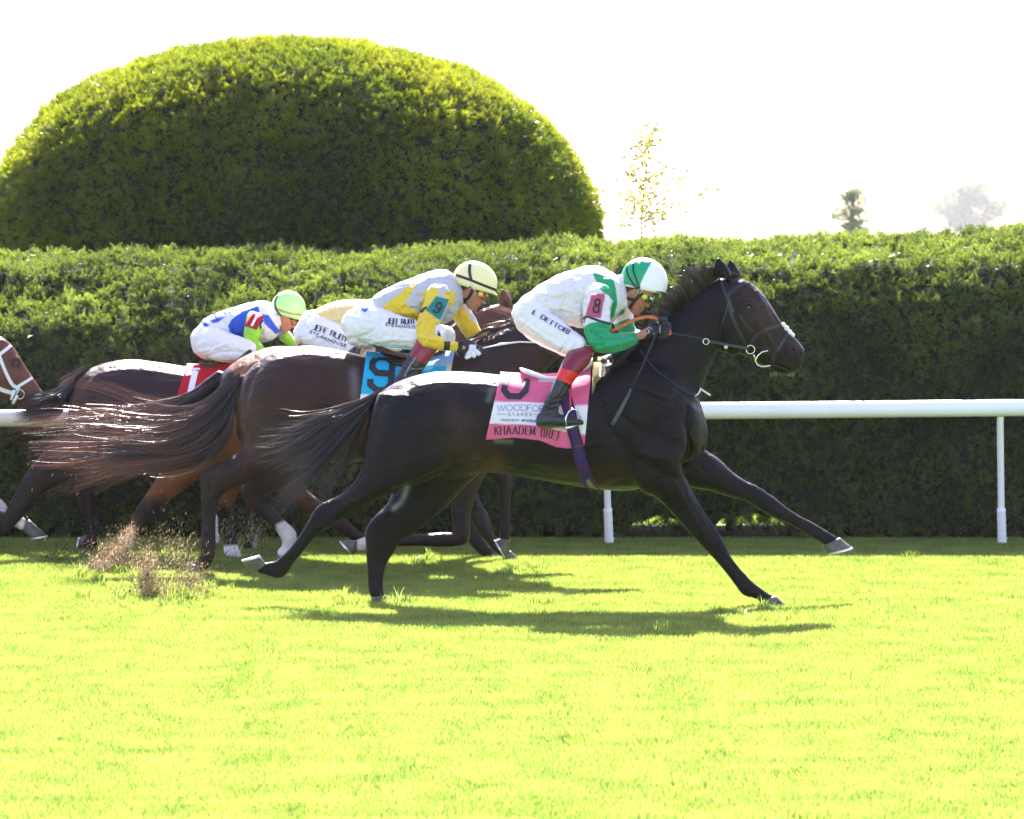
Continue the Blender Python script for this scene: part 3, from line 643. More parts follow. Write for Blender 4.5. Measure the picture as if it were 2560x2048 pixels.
G += [([(1190, 1040), (1215, 1110), (1195, 1165)], 14, -9), ([(1150, 985), (1160, 1080), (1140, 1150)], 26, -5), ([(920, 1080), (980, 1060), (1060, 1000)], 18, -3), ([(1200, 1160), (1120, 1172), (1050, 1200), (990, 1228)], 8, -14), ([(960, 1010), (935, 1090), (930, 1150)], 9, -5),
      ([(1010, 1010), (1000, 1090), (1030, 1160)], 40, 6), ([(1120, 1060), (1150, 1110)], 35, 7), ([(1250, 960), (1240, 1050), (1235, 1110)], 14, 5), ([(1290, 1120), (1400, 1160), (1520, 1190)], 24, 6), ([(1350, 1190), (1450, 1185), (1560, 1180)], 14, -4)]
for k in range(5): G.append(([(1290 + 48 * k, 1050), (1275 + 48 * k, 1120), (1255 + 48 * k, 1165)], 8, -2.2))
G += [([(1858, 762), (1873, 755), (1888, 764), (1889, 777)], 5, 7), ([(1873, 768), (1874, 769)], 9, -10), ([(1890, 800), (1925, 850), (1945, 880)], 6, 6), ([(1860, 795), (1880, 830), (1900, 862)], 10, -5), ([(1800, 790), (1800, 850), (1822, 872)], 5, -6),
      ([(1972, 868), (1980, 864), (1990, 870), (1991, 882), (1980, 888), (1970, 880), (1972, 868)], 4.5, 6), ([(1981, 876), (1982, 877)], 8, -16), ([(1920, 912), (1945, 915), (1965, 921), (1985, 925)], 3, -6), ([(1905, 745), (1930, 785), (1950, 815)], 5, -3), ([(1893, 730), (1915, 765)], 6, 4)]
G += [([(1720, 1200), (1745, 1260), (1790, 1340)], 6, -3), ([(1690, 1210), (1720, 1270), (1760, 1330)], 7, 4), ([(1818, 1400), (1850, 1440), (1872, 1466)], 4, -4), ([(1838, 1390), (1866, 1440)], 4, 3), ([(850, 1250), (800, 1290), (760, 1340)], 5, -5), ([(930, 1235), (870, 1262), (835, 1290)], 7, 4), ([(905, 1190), (870, 1225), (830, 1252)], 5, -5)]
sculpt(me, [(a, b, c * 1.35) for a, b, c in G])
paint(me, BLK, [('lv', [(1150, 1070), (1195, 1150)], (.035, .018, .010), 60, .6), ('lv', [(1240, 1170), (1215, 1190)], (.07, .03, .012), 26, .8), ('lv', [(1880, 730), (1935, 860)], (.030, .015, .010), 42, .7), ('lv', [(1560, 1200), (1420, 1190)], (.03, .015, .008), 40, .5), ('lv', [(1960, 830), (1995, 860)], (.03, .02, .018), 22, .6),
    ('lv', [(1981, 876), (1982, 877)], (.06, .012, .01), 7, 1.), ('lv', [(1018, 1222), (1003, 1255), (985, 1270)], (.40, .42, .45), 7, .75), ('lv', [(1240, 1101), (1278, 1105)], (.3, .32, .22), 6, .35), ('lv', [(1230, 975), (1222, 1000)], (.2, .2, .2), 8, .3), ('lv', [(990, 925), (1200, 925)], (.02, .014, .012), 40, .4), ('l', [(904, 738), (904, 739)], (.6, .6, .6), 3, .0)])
bodyA = obj('body', me, M['coat_black'], hA)
TA = bvh(me)
hoof(YA, -.14, (1939, 1489), (1902, 1506), (1967, 1514), (1906, 1528), .034, .052, hA)
hoof(YA, .14, (2100, 1344), (2056, 1366), (2129, 1368), (2069, 1383), .034, .05, hA)
hoof(YA, -.14, (634, 1432), (666, 1411), (606, 1405), (652, 1392), .032, .05, hA)
hoof(YA, .14, (962, 1487), (928, 1493), (980, 1513), (928, 1514), .032, .05, hA)
bm = bmesh.new(); bmesh.ops.create_uvsphere(bm, u_segments=16, v_segments=10, radius=.023); e0 = hit(TA, 1873, 768, -.011); bmesh.ops.translate(bm, verts=bm.verts, vec=e0); obj('eye', bm, M['eye'], hA)
bm = bmesh.new(); q = [hit(TA, 1873 + 12.5 * math.cos(t) + .5, 767 + 7.5 * math.sin(t) + 2.5 * math.cos(t), .001) for t in np.linspace(0, 6.283, 17)]; tube(bm, q, .0042, 6); obj('eyelid', bm, M['coat_black'] if False else M['skin_dark'], hA)
bm = bmesh.new(); q = [hit(TA, 1980 + 10.5 * math.cos(t), 877 + 8.5 * math.sin(t) - 2 * math.cos(t), .001) or P(1980, 877, YA - .05) for t in np.linspace(0, 6.283, 17)]; tube(bm, q, .0046, 6); obj('nostril_rim', bm, M['skin_dark'], hA)
bm = bmesh.new(); bmesh.ops.create_uvsphere(bm, u_segments=16, v_segments=8, radius=.021); bmesh.ops.scale(bm, vec=(1.05, .28, .85), verts=bm.verts); bmesh.ops.translate(bm, verts=bm.verts, vec=hit(TA, 1980, 877, -.003)); obj('nostril', bm, M['nostril'], hA)
hair('mane', [[(1800, 688, 0), (1792, 672, 0), (1775, 664, 0), (1745, 668, 0)], [(1785, 703, 0), (1768, 690, 0), (1745, 676, 0), (1728, 672, 0)], [(1765, 720), (1750, 695), (1738, 680), (1720, 668)], [(1742, 742), (1724, 712), (1712, 690), (1692, 690)], [(1715, 764), (1700, 740), (1680, 722), (1664, 722)], [(1692, 784), (1672, 764), (1655, 752), (1650, 744)], [(1672, 800), (1655, 785), (1645, 776), (1640, 770)], [(1650, 816), (1640, 806), (1636, 796), (1632, 792)], [(1610, 846), (1605, 838), (1600, 832), (1596, 828)]], YA, 2300, 7, (.008, .006, .006), (.03, .018, .012), .0036, hA, jitter=8, depth=.03, seed=3, fuzz=14, lmin=.35)
hair('glare_cover_hair', [[(1606, 842, -.03), (1575, 858, -.05), (1540, 880, -.06), (1505, 903, -.07)], [(1602, 850, -.06), (1572, 872, -.10), (1542, 895, -.12), (1508, 918, -.13)], [(1596, 862, -.09), (1570, 885, -.14), (1545, 910, -.16), (1512, 935, -.17)]], YA, 700, 7, (.006, .005, .005), (.01, .007, .006), .004, hA, jitter=3, depth=.012, seed=44, fuzz=5)  # dark strands added to cover the sun-blown highlight on the withers
hair('forelock', [[(1806, 690, -.02), (1830, 686, -.03), (1850, 694, -.03), (1862, 700, -.03)], [(1806, 688, .02), (1822, 680, .02), (1840, 684, .02), (1850, 690, .02)]], YA, 160, 6, (.012, .009, .008), (.06, .035, .02), .0025, hA, jitter=3, depth=.02, seed=5)
hair('tail', [[(946, 978), (890, 1010), (830, 1030), (770, 1045), (690, 1062), (640, 1070)], [(940, 988), (880, 1025), (820, 1050), (750, 1090), (680, 1120), (630, 1128)], [(928, 1008), (880, 1045), (820, 1085), (760, 1130), (690, 1170), (650, 1195)], [(922, 1020), (880, 1065), (835, 1110), (780, 1165), (715, 1220), (665, 1262)],
      [(918, 1030), (885, 1075), (850, 1120), (800, 1180), (735, 1250), (690, 1300)], [(914, 1040), (895, 1090), (870, 1140), (835, 1200), (800, 1270), (775, 1300)]], YA, 1900, 14, (.010, .008, .009), (.035, .02, .018), .0030, hA, jitter=10, depth=.05, curl=6, seed=8, fuzz=26, lmin=.4)
tack('bridle', TA, [([(1803, 702), (1812, 730), (1822, 752), (1830, 790), (1850, 835), (1872, 872)], 7), ([(1815, 742), (1840, 722), (1866, 706), (1889, 705)], 9), ([(1822, 750), (1812, 790), (1803, 820), (1800, 850)], 3), ([(1866, 880), (1880, 852), (1895, 836), (1925, 820), (1958, 812)], 7),
                    ([(1892, 838), (1862, 808), (1848, 784)], 4), ([(1978, 822), (1960, 850), (1938, 885), (1931, 914)], 8), ([(1822, 748), (1827, 768), (1833, 782)], 9)], M['leather'], hA)
bm = bmesh.new()
for x, y, r_ in ((1958, 812, .015), (1966, 821, .017), (1974, 831, .016), (1982, 838, .013)):
    t = bmesh.ops.create_uvsphere(bm, u_segments=12, v_segments=8, radius=r_); h = P(x, y, YA - .02); bmesh.ops.translate(bm, verts=t['verts'], vec=h)
obj('noseband_pad', bm, M['whiteleather'], hA)
bm = bmesh.new(); cz = hit(TA, 1876, 872, .012); ring(bm, cz, .026, .004, 22, 6, (0, 1, .1))
pts = [hit(TA, *q, .012) or P(*q, YA - .08) for q in ((1884, 884), (1890, 894))]; tube(bm, pts, .006)
tube(bm, [P(x, y, YA - .09) for x, y in ((1920, 877), (1905, 880), (1894, 890), (1888, 902), (1893, 912), (1905, 917), (1926, 914))], .0045); obj('bit', bm, M['steel'], hA)
# neck strap / martingale
tack('breast_strap', TA, [([(1600, 875), (1640, 925), (1690, 965), (1725, 985), (1745, 986)], 3.2)], M['leather'], hA)
bm = bmesh.new(); tube(bm, [P(x, y, YA - .10) for x, y in ((1736, 991), (1746, 985), (1752, 973), (1750, 970))], .005); tube(bm, [P(x, y, YA - .10) for x, y in ((1752, 973), (1776, 989))], .006); obj('strap_buckle', bm, M['whiteleather'], hA)

# ---- B: dark brown, number 9
YB = 27.4
hB = empty('racehorse', P(900, 1435, YB), 'dark brown racehorse second from the camera, turquoise number 9 saddlecloth', 'horse', 'racehorses galloping on the turf')
trunkB = [(602, 960, 592, 1050, .09), (618, 930, 596, 1095, .16), (648, 900, 640, 1150, .22), (690, 878, 690, 1165, .26), (760, 864, 760, 1170, .275), (840, 873, 845, 1155, .26), (920, 890, 920, 1155, .275), (1000, 897, 1000, 1165, .295), (1080, 893, 1080, 1175, .29), (1150, 868, 1150, 1178, .265), (1220, 855, 1220, 1165, .23), (1290, 880, 1285, 1120, .18), (1335, 940, 1325, 1060, .09)]
neckB = [(1140, 872, 1320, 1080, .165), (1200, 845, 1345, 980, .135), (1260, 822, 1370, 920, .11), (1320, 800, 1400, 892, .09), (1372, 776, 1412, 876, .08)]
headB = [(1368, 772, 1378, 866, .07), (1395, 764, 1395, 880, .09), (1425, 768, 1418, 884, .10), (1455, 785, 1445, 882, .09), (1485, 806, 1475, 882, .07), (1515, 826, 1505, 880, .055), (1545, 842, 1538, 878, .05), (1562, 850, 1556, 872, .03)]
nhB = [(622, 965, 855, 985, .11, -.10), (600, 1040, 850, 1060, .145, -.12), (603, 1095, 820, 1125, .14, -.12), (600, 1125, 745, 1170, .115, -.13), (570, 1146, 660, 1195, .085, -.14), (530, 1165, 596, 1216, .06, -.14), (503, 1182, 566, 1232, .047, -.14), (500, 1212, 552, 1246, .042, -.14), (503, 1260, 544, 1266, .032, -.14), (504, 1300, 540, 1303, .028, -.14), (501, 1342, 540, 1345, .031, -.14), (500, 1372, 540, 1380, .034, -.14), (498, 1395, 530, 1406, .03, -.14), (484, 1408, 513, 1430, .03, -.14)]
meB = horse_body(YB, [(trunkB, {'res': 4, 'n': 24}), (neckB, {}), (headB, {}), (nhB, {})], [
    ([(740, 1110, 75, .6, .12), (680, 1190, 45, .8, .13), (628, 1232, 30, .9, .14), (655, 1268, 21, 1, .14), (695, 1308, 17, 1, .14), (722, 1340, 21, 1, .14), (720, 1368, 16, 1, .14), (708, 1386, 18, 1, .14)], {}),
    ([(1200, 1060, 75, .6, -.12), (1175, 1150, 55, .7, -.13), (1160, 1220, 36, .8, -.14), (1152, 1290, 25, .9, -.14), (1152, 1342, 24, 1, -.14), (1110, 1349, 19, 1, -.14), (1040, 1350, 15, 1, -.14), (970, 1352, 17, 1, -.14), (935, 1354, 20, 1, -.14), (905, 1362, 16, 1, -.14), (892, 1366, 17, 1, -.14)], {}),
    ([(1230, 1070, 65, .6, .12), (1215, 1140, 42, .7, .13), (1240, 1178, 26, .9, .14), (1260, 1198, 22, 1, .14), (1262, 1235, 16, 1, .14), (1263, 1290, 13, 1, .14), (1264, 1322, 16, 1, .14), (1262, 1346, 13, 1, .14)], {}),
    ([(1250, 960, 60, .5, -.10), (1290, 1040, 50, .6, -.12)], {}), ([(612, 945, 11), (592, 960, 11), (572, 982, 9)], {})], .0105, 5,
    ears=[((1372, 738), (1362, 775), (1392, 778), -.04, .03), ((1392, 736), (1380, 770), (1404, 774), .05, .03)])
sculpt(meB, [([(655, 905), (625, 960), (612, 1030), (618, 1085)], 7, -8), ([(640, 895), (600, 960), (590, 1020)], 8, 5), ([(800, 935), (830, 1020), (820, 1100)], 18, -12), ([(870, 900), (890, 960), (885, 1080)], 30, -4), ([(700, 960), (680, 1060), (720, 1120)], 55, 8), ([(610, 1100), (680, 1120), (760, 1160)], 12, -6), ([(560, 1165), (530, 1200), (522, 1240)], 5, -5), ([(640, 1150), (590, 1175), (545, 1205)], 8, 5), ([(520, 1240), (520, 1330)], 4, 3)])
BRN = (.032, .014, .010)
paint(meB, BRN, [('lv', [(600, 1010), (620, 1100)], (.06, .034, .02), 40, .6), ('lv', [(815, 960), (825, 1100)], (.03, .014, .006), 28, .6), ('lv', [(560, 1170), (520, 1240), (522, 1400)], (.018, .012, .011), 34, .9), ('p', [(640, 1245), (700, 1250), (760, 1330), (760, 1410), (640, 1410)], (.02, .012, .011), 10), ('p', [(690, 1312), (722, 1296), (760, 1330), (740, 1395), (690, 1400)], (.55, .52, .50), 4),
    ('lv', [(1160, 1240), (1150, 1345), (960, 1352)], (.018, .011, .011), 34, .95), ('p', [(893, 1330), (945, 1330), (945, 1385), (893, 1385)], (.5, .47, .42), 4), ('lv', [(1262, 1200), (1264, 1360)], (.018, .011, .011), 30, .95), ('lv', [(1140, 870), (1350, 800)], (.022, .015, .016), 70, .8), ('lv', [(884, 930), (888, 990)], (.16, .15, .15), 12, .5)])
bodyB = obj('body', meB, M['coat_bay'], hB); TB = bvh(meB)
hoof(YB, -.14, (482, 1410), (512, 1432), (464, 1436), (500, 1449), .032, .048, hB)
hoof(YB, .14, (694, 1388), (722, 1388), (686, 1412), (722, 1414), .032, .048, hB)
hoof(YB, -.14, (900, 1350), (886, 1384), (852, 1352), (884, 1386), .032, .048, hB)
hoof(YB, .14, (1250, 1346), (1276, 1350), (1239, 1350), (1266, 1396), .03, .045, hB)
hair('mane', [[(1160, 868), (1150, 876), (1135, 880)], [(1205, 848), (1188, 846), (1165, 856), (1150, 870)], [(1240, 832), (1222, 826), (1200, 838), (1185, 856)], [(1275, 818), (1262, 808), (1235, 812), (1210, 822)], [(1330, 796), (1318, 788), (1300, 800), (1290, 812)]], YB, 700, 6, (.015, .010, .009), (.22, .09, .05), .0032, hB, jitter=7, depth=.07, seed=13, fuzz=16)
hair('tail', [[(600, 940), (556, 975), (505, 1020), (440, 1040), (340, 1052), (220, 1048), (120, 1062), (40, 1080)], [(596, 952), (555, 1000), (500, 1050), (430, 1085), (330, 1095), (220, 1100), (120, 1110), (50, 1120)], [(592, 970), (560, 1030), (510, 1085), (440, 1120), (350, 1125), (250, 1130), (160, 1140), (70, 1145)],
      [(588, 985), (570, 1045), (530, 1095), (460, 1135), (370, 1150), (280, 1155), (190, 1165), (100, 1160)], [(584, 1000), (578, 1050), (545, 1105), (480, 1150), (400, 1168), (310, 1168), (230, 1185), (140, 1215)], [(584, 1010), (582, 1060), (556, 1115), (500, 1155), (420, 1178), (330, 1182), (260, 1195), (180, 1210)]], YB, 2500, 16, (.012, .009, .009), (.24, .075, .04), .0027, hB, jitter=13, depth=.08, curl=9, seed=17, tipc=2.2, fuzz=34, lmin=.35)
tack('bridle', TB, [([(1290, 812), (1330, 850), (1375, 880), (1405, 892)], 10), ([(1385, 768), (1400, 820), (1470, 868)], 6)], M['leather'], hB)
# ---- C: orange bay
YC = 28.6
hC = empty('racehorse', P(800, 1400, YC), 'orange bay racehorse mostly hidden behind the number 9 horse', 'horse', 'racehorses galloping on the turf')
trunkC = [(545, 950, 545, 1040, .09), (562, 926, 548, 1090, .17), (600, 896, 590, 1150, .23), (645, 876, 640, 1165, .26), (700, 865, 700, 1160, .27), (800, 873, 800, 1140, .255), (900, 890, 900, 1150, .28), (1000, 888, 1000, 1160, .28), (1080, 868, 1080, 1150, .25), (1140, 872, 1140, 1120, .2), (1185, 930, 1180, 1050, .1)]
neckC = [(1040, 872, 1170, 1060, .15), (1090, 836, 1205, 940, .12), (1145, 800, 1235, 890, .10), (1195, 774, 1262, 868, .085), (1245, 760, 1275, 858, .075)]
headC = [(1245, 762, 1262, 848, .07), (1275, 760, 1278, 858, .085), (1305, 772, 1300, 860, .095), (1335, 790, 1328, 864, .08), (1365, 812, 1355, 868, .06), (1395, 834, 1384, 874, .05), (1412, 846, 1402, 872, .035)]
nhC = [(570, 960, 740, 980, .1, -.1), (545, 1020, 745, 1060, .14, -.12), (480, 1080, 700, 1130, .13, -.12), (430, 1125, 600, 1180, .11, -.13), (410, 1165, 510, 1195, .075, -.14), (372, 1224, 448, 1234, .05, -.14), (342, 1268, 398, 1278, .043, -.14), (326, 1298, 372, 1308, .038, -.14), (316, 1325, 350, 1332, .03, -.14), (306, 1350, 336, 1356, .03, -.14), (296, 1372, 328, 1380, .031, -.14)]
meC = horse_body(YC, [(trunkC, {'res': 4}), (neckC, {}), (headC, {}), (nhC, {})], [
    ([(640, 1090, 75, .6, .12), (590, 1170, 48, .8, .13), (565, 1225, 32, .9, .14), (560, 1262, 28, 1, .14), (568, 1310, 16, 1, .14), (575, 1350, 16, 1, .14), (578, 1375, 20, 1, .14), (592, 1405, 17, 1, .14), (600, 1412, 17, 1, .14)], {}),
    ([(1110, 1040, 60, .6, -.12), (1125, 1140, 45, .7, -.13), (1158, 1225, 28, .9, -.14), (1190, 1275, 21, 1, -.14), (1206, 1308, 23, 1, -.14), (1226, 1345, 14, 1, -.14), (1246, 1368, 17, 1, -.14), (1266, 1382, 14, 1, -.14)], {}),
    ([(1100, 1050, 60, .6, .12), (1115, 1160, 40, .7, .13), (1150, 1265, 24, .9, .14), (1176, 1325, 22, 1, .14), (1194, 1355, 18, 1, .14), (1212, 1376, 16, 1, .14), (1228, 1382, 14, 1, .14)], {}),
    ([(552, 936, 13), (520, 960, 13), (480, 990, 13), (430, 1015, 11), (390, 1035, 9)], {})], .0115, 5,
    ears=[((1256, 717), (1248, 765), (1284, 768), -.04, .032), ((1266, 722), (1262, 760), (1284, 762), .05, .03)])
sculpt(meC, [([(640, 885), (590, 940), (572, 1010)], 8, -7), ([(480, 1100), (440, 1170), (400, 1230)], 7, -4)])
OB = (.15, .052, .018)
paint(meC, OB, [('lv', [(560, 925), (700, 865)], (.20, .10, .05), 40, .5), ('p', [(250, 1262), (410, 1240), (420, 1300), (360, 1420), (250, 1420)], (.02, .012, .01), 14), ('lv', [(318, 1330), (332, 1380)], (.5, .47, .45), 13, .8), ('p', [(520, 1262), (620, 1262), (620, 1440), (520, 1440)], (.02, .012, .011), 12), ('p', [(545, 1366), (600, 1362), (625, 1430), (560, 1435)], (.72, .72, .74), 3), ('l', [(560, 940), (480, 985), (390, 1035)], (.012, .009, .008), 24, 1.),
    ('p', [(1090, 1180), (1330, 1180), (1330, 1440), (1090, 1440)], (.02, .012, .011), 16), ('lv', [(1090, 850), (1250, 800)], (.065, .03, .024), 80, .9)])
obj('body', meC, M['coat_bay'], hC); TC = bvh(meC)
hoof(YC, -.14, (294, 1374), (328, 1382), (284, 1398), (328, 1404), .032, .048, hC)
hoof(YC, .14, (584, 1416), (616, 1406), (582, 1424), (622, 1422), .032, .044, hC, False)
hoof(YC, -.14, (1276, 1376), (1256, 1392), (1307, 1406), (1262, 1409), .032, .048, hC)
hoof(YC, .14, (1238, 1372), (1220, 1390), (1274, 1398), (1226, 1384), .03, .046, hC)
hair('mane', [[(1130, 815), (1120, 820), (1105, 830)], [(1170, 792), (1155, 792), (1140, 806)], [(1205, 774), (1188, 768), (1168, 780)], [(1232, 766), (1215, 760), (1198, 770)]], YC, 420, 5, (.014, .010, .009), (.04, .025, .015), .003, hC, jitter=4, depth=.05, seed=23)
hair('tail', [[(550, 932), (500, 968), (440, 998), (370, 1018), (280, 1030), (180, 1030), (90, 1032), (15, 1040)], [(548, 950), (500, 990), (430, 1020), (360, 1040), (270, 1050), (170, 1055), (90, 1060), (20, 1065)], [(545, 965), (500, 1010), (430, 1042), (350, 1062), (270, 1072), (180, 1085), (110, 1100), (40, 1105)], [(540, 980), (500, 1025), (430, 1060), (350, 1085), (270, 1100), (190, 1115), (120, 1140), (60, 1150)]],
     YC, 1500, 16, (.012, .009, .009), (.20, .08, .05), .0027, hC, jitter=12, depth=.07, curl=8, seed=29, tipc=2., fuzz=36, lmin=.35)
tack('bridle', TC, [([(1262, 748), (1268, 775), (1278, 800), (1290, 825)], 7), ([(1278, 766), (1290, 768)], 6)], M['leather'], hC)
# ---- D: far dark brown, number 1
YD = 29.3
hD = empty('racehorse', P(450, 1382, YD), 'dark plum-brown racehorse with red number 1 saddlecloth, at the far left', 'horse', 'racehorses galloping on the turf')
trunkD = [(182, 985, 172, 1040, .08), (190, 955, 172, 1080, .15), (212, 930, 205, 1130, .21), (250, 911, 250, 1160, .25), (320, 898, 320, 1165, .265), (400, 906, 400, 1145, .25), (480, 917, 480, 1145, .265), (560, 914, 560, 1150, .28), (640, 903, 640, 1150, .265), (700, 893, 700, 1135, .23), (750, 905, 745, 1100, .17), (780, 950, 775, 1040, .09)]
neckD = [(660, 900, 780, 1050, .15), (720, 880, 830, 980, .12), (785, 868, 870, 950, .1), (850, 870, 905, 935, .08)]
headD = [(850, 872, 870, 930, .07), (880, 874, 888, 945, .09), (910, 886, 912, 950, .09), (945, 906, 940, 955, .07), (980, 925, 972, 962, .055), (1000, 935, 995, 962, .035)]
nhD = [(205, 970, 400, 1000, .1, -.1), (170, 1040, 380, 1070, .135, -.12), (140, 1095, 320, 1140, .125, -.12), (100, 1140, 230, 1185, .095, -.13), (70, 1175, 150, 1212, .065, -.14), (34, 1238, 88, 1250, .044, -.14), (10, 1284, 55, 1296, .04, -.14), (-20, 1320, 20, 1330, .033, -.14), (-50, 1345, -22, 1362, .028, -.14), (-80, 1365, -56, 1388, .03, -.14), (-104, 1366, -86, 1390, .028, -.14)]
meD = horse_body(YD, [(trunkD, {'res': 4}), (neckD, {}), (headD, {}), (nhD, {})], [
    ([(290, 1080, 70, .6, .12), (255, 1150, 48, .8, .13), (212, 1200, 30, .9, .14), (212, 1240, 24, 1, .14), (226, 1290, 16, 1, .14), (232, 1330, 15, 1, .14), (228, 1352, 18, 1, .14), (215, 1360, 16, 1, .14)], {}),
    ([(680, 1050, 60, .6, -.12), (700, 1140, 45, .7, -.13), (735, 1225, 28, .9, -.14), (790, 1270, 22, 1, -.14), (850, 1310, 19, 1, -.14), (905, 1350, 15, 1, -.14), (945, 1378, 17, 1, -.14), (966, 1388, 14, 1, -.14)], {}),
    ([(680, 1060, 60, .6, .12), (665, 1150, 40, .7, .13), (642, 1230, 24, .9, .14), (634, 1290, 19, 1, .14), (630, 1340, 15, 1, .14), (624, 1368, 17, 1, .14), (622, 1385, 14, 1, .14)], {}), ([(190, 948, 12), (160, 965, 11), (140, 990, 9)], {})], .0115, 5,
    ears=[((874, 862), (868, 880), (892, 880), -.04, .03), ((888, 862), (886, 880), (904, 882), .05, .03)])
sculpt(meD, [([(245, 918), (205, 965), (186, 1015), (190, 1060)], 6, -9), ([(225, 925), (185, 975), (172, 1030)], 7, 5), ([(370, 950), (390, 1040)], 20, -7)])
DK = (.028, .014, .013)
paint(meD, DK, [('lv', [(60, 1200), (0, 1310), (-90, 1380)], (.014, .01, .011), 50, .9), ('lv', [(212, 1220), (228, 1370)], (.018, .012, .012), 50, .9), ('lv', [(735, 1240), (800, 1280)], (.09, .035, .015), 40, .8), ('lv', [(900, 1350), (980, 1390)], (.02, .012, .012), 40, .9), ('l', [(650, 1338), (644, 1362)], (.55, .6, .65), 12, .8), ('lv', [(230, 930), (190, 1010)], (.07, .035, .02), 16, .5)])
obj('body', meD, M['coat_bay'], hD); TD = bvh(meD)
hoof(YD, -.14, (-102, 1366), (-86, 1390), (-124, 1378), (-112, 1408), .032, .048, hD)
hoof(YD, .14, (222, 1334), (210, 1372), (200, 1345), (192, 1384), .032, .048, hD)
hoof(YD, -.14, (976, 1384), (958, 1396), (998, 1406), (962, 1406), .032, .046, hD)
hoof(YD, .14, (634, 1386), (612, 1384), (632, 1404), (604, 1402), .032, .046, hD)
hair('tail', [[(188, 945), (160, 962), (130, 980), (90, 988), (60, 998), (48, 1006)], [(186, 955), (155, 985), (120, 1003), (85, 1008), (62, 1015), (42, 1020)], [(182, 970), (155, 1005), (125, 1022), (90, 1030), (60, 1036), (38, 1040)], [(178, 985), (162, 1020), (140, 1045), (100, 1055), (70, 1056), (40, 1058)]], YD, 2000, 12, (.011, .009, .010), (.03, .02, .018), .0036, hD, jitter=5, depth=.08, seed=37, fuzz=14, lmin=.6)
hair('dock_hair', [[(225, 915), (205, 922), (190, 930), (150, 952)], [(215, 925), (195, 935), (170, 950), (135, 968)]], YD, 260, 6, (.012, .009, .009), (.16, .07, .04), .003, hD, jitter=6, depth=.05, seed=38)
# ---- E: bay at the left edge
YE = 29.35
hE = empty('racehorse', P(-330, 1380, YE), 'bright bay racehorse with white bridle at the left edge, only head and forefoot in view', 'horse', 'racehorses galloping on the turf')
headE = [(-62, 845, -85, 960, .07), (-30, 836, -66, 985, .09), (5, 843, -44, 992, .10), (33, 866, -16, 992, .10), (58, 905, 14, 998, .09), (84, 946, 40, 1010, .07), (104, 975, 62, 1024, .058), (126, 1002, 86, 1040, .056), (138, 1022, 104, 1048, .045), (138, 1034, 122, 1050, .03)]
neckE = [(-340, 915, -190, 1130, .16), (-270, 875, -150, 1060, .135), (-195, 850, -112, 1005, .11), (-120, 838, -82, 965, .09), (-70, 842, -72, 955, .08)]
trE = [(x1 - 1130, y1, x2 - 1130, y2, w_) for x1, y1, x2, y2, w_ in trunkD]
nhE = [(a - 1130, b, c - 1130, d, e, f) for a, b, c, d, e, f in nhD]
meE = horse_body(YE, [(trE, {'res': 4}), (neckE, {}), (headE, {}), (nhE, {})], [
    ([(-840, 1080, 70, .6, .12), (-875, 1150, 48, .8, .13), (-918, 1200, 30, .9, .14), (-918, 1240, 24, 1, .14), (-904, 1290, 16, 1, .14), (-898, 1330, 15, 1, .14), (-905, 1362, 16, 1, .14)], {}),
    ([(-400, 1060, 60, .6, -.12), (-300, 1130, 42, .7, -.13), (-190, 1190, 27, .9, -.14), (-110, 1230, 22, 1, -.14), (-40, 1270, 15, 1, -.14), (14, 1294, 17, 1, -.14), (46, 1305, 15, 1, -.14), (58, 1312, 16, 1, -.14)], {}),
    ([(-420, 1060, 60, .6, .12), (-300, 1110, 40, .7, .13), (-180, 1150, 26, .9, .14), (-120, 1185, 20, 1, .14), (-50, 1230, 15, 1, .14), (-5, 1262, 16, 1, .14), (10, 1280, 14, 1, .14)], {}),
    ([(-10, 940, 34, .5, -.05), (0, 960, 30, .5, -.05)], {})], .0105, 5, ears=[((-45, 800), (-62, 845), (-28, 842), -.05, .03), ((-28, 800), (-40, 840), (-12, 840), .05, .03)])
sculpt(meE, [([(26, 900), (40, 894), (54, 904)], 4, 6), ([(40, 908), (41, 909)], 7, -9), ([(50, 930), (85, 985)], 6, 5), ([(10, 960), (40, 985)], 9, -4)])
paint(meE, (.115, .045, .028), [('lv', [(-20, 940), (10, 985)], (.10, .035, .02), 40, .6), ('lv', [(85, 980), (125, 1035)], (.12, .06, .04), 22, .6), ('lv', [(36, 908), (44, 910)], (.02, .012, .01), 11, .9), ('p', [(20, 1270), (62, 1270), (62, 1340), (12, 1340)], (.7, .68, .64), 3), ('p', [(-10, 1240), (22, 1240), (22, 1282), (-12, 1275)], (.7, .68, .64), 3), ('lv', [(-260, 1180), (0, 1300)], (.03, .015, .012), 30, .8)])
obj('body', meE, M['coat_bay'], hE); TE = bvh(meE)
hoof(YE, -.14, (72, 1298), (58, 1330), (118, 1338), (76, 1345), .034, .052, hE)
hoof(YE, .14, (18, 1276), (6, 1292), (40, 1300), (12, 1306), .03, .045, hE)
hoof(YE, -.14, (-1232, 1366), (-1216, 1390), (-1254, 1378), (-1242, 1408), .032, .048, hE)
hoof(YE, .14, (-908, 1344), (-920, 1382), (-930, 1355), (-938, 1394), .032, .048, hE)
bm = bmesh.new(); bmesh.ops.create_uvsphere(bm, u_segments=14, v_segments=8, radius=.02); bmesh.ops.translate(bm, verts=bm.verts, vec=hit(TE, 40, 909, -.012)); obj('eye', bm, M['eye'], hE)
tack('bridle', TE, [([(-14, 866), (-2, 890), (12, 925), (30, 960), (46, 970)], 8), ([(-22, 905), (0, 886), (18, 872), (30, 860)], 8), ([(42, 968), (62, 956), (83, 943)], 7), ([(-60, 940), (-20, 962), (10, 976), (38, 982), (46, 968)], 9), ([(-2, 846), (14, 850), (28, 858)], 7)], M['whiteleather'], hE)
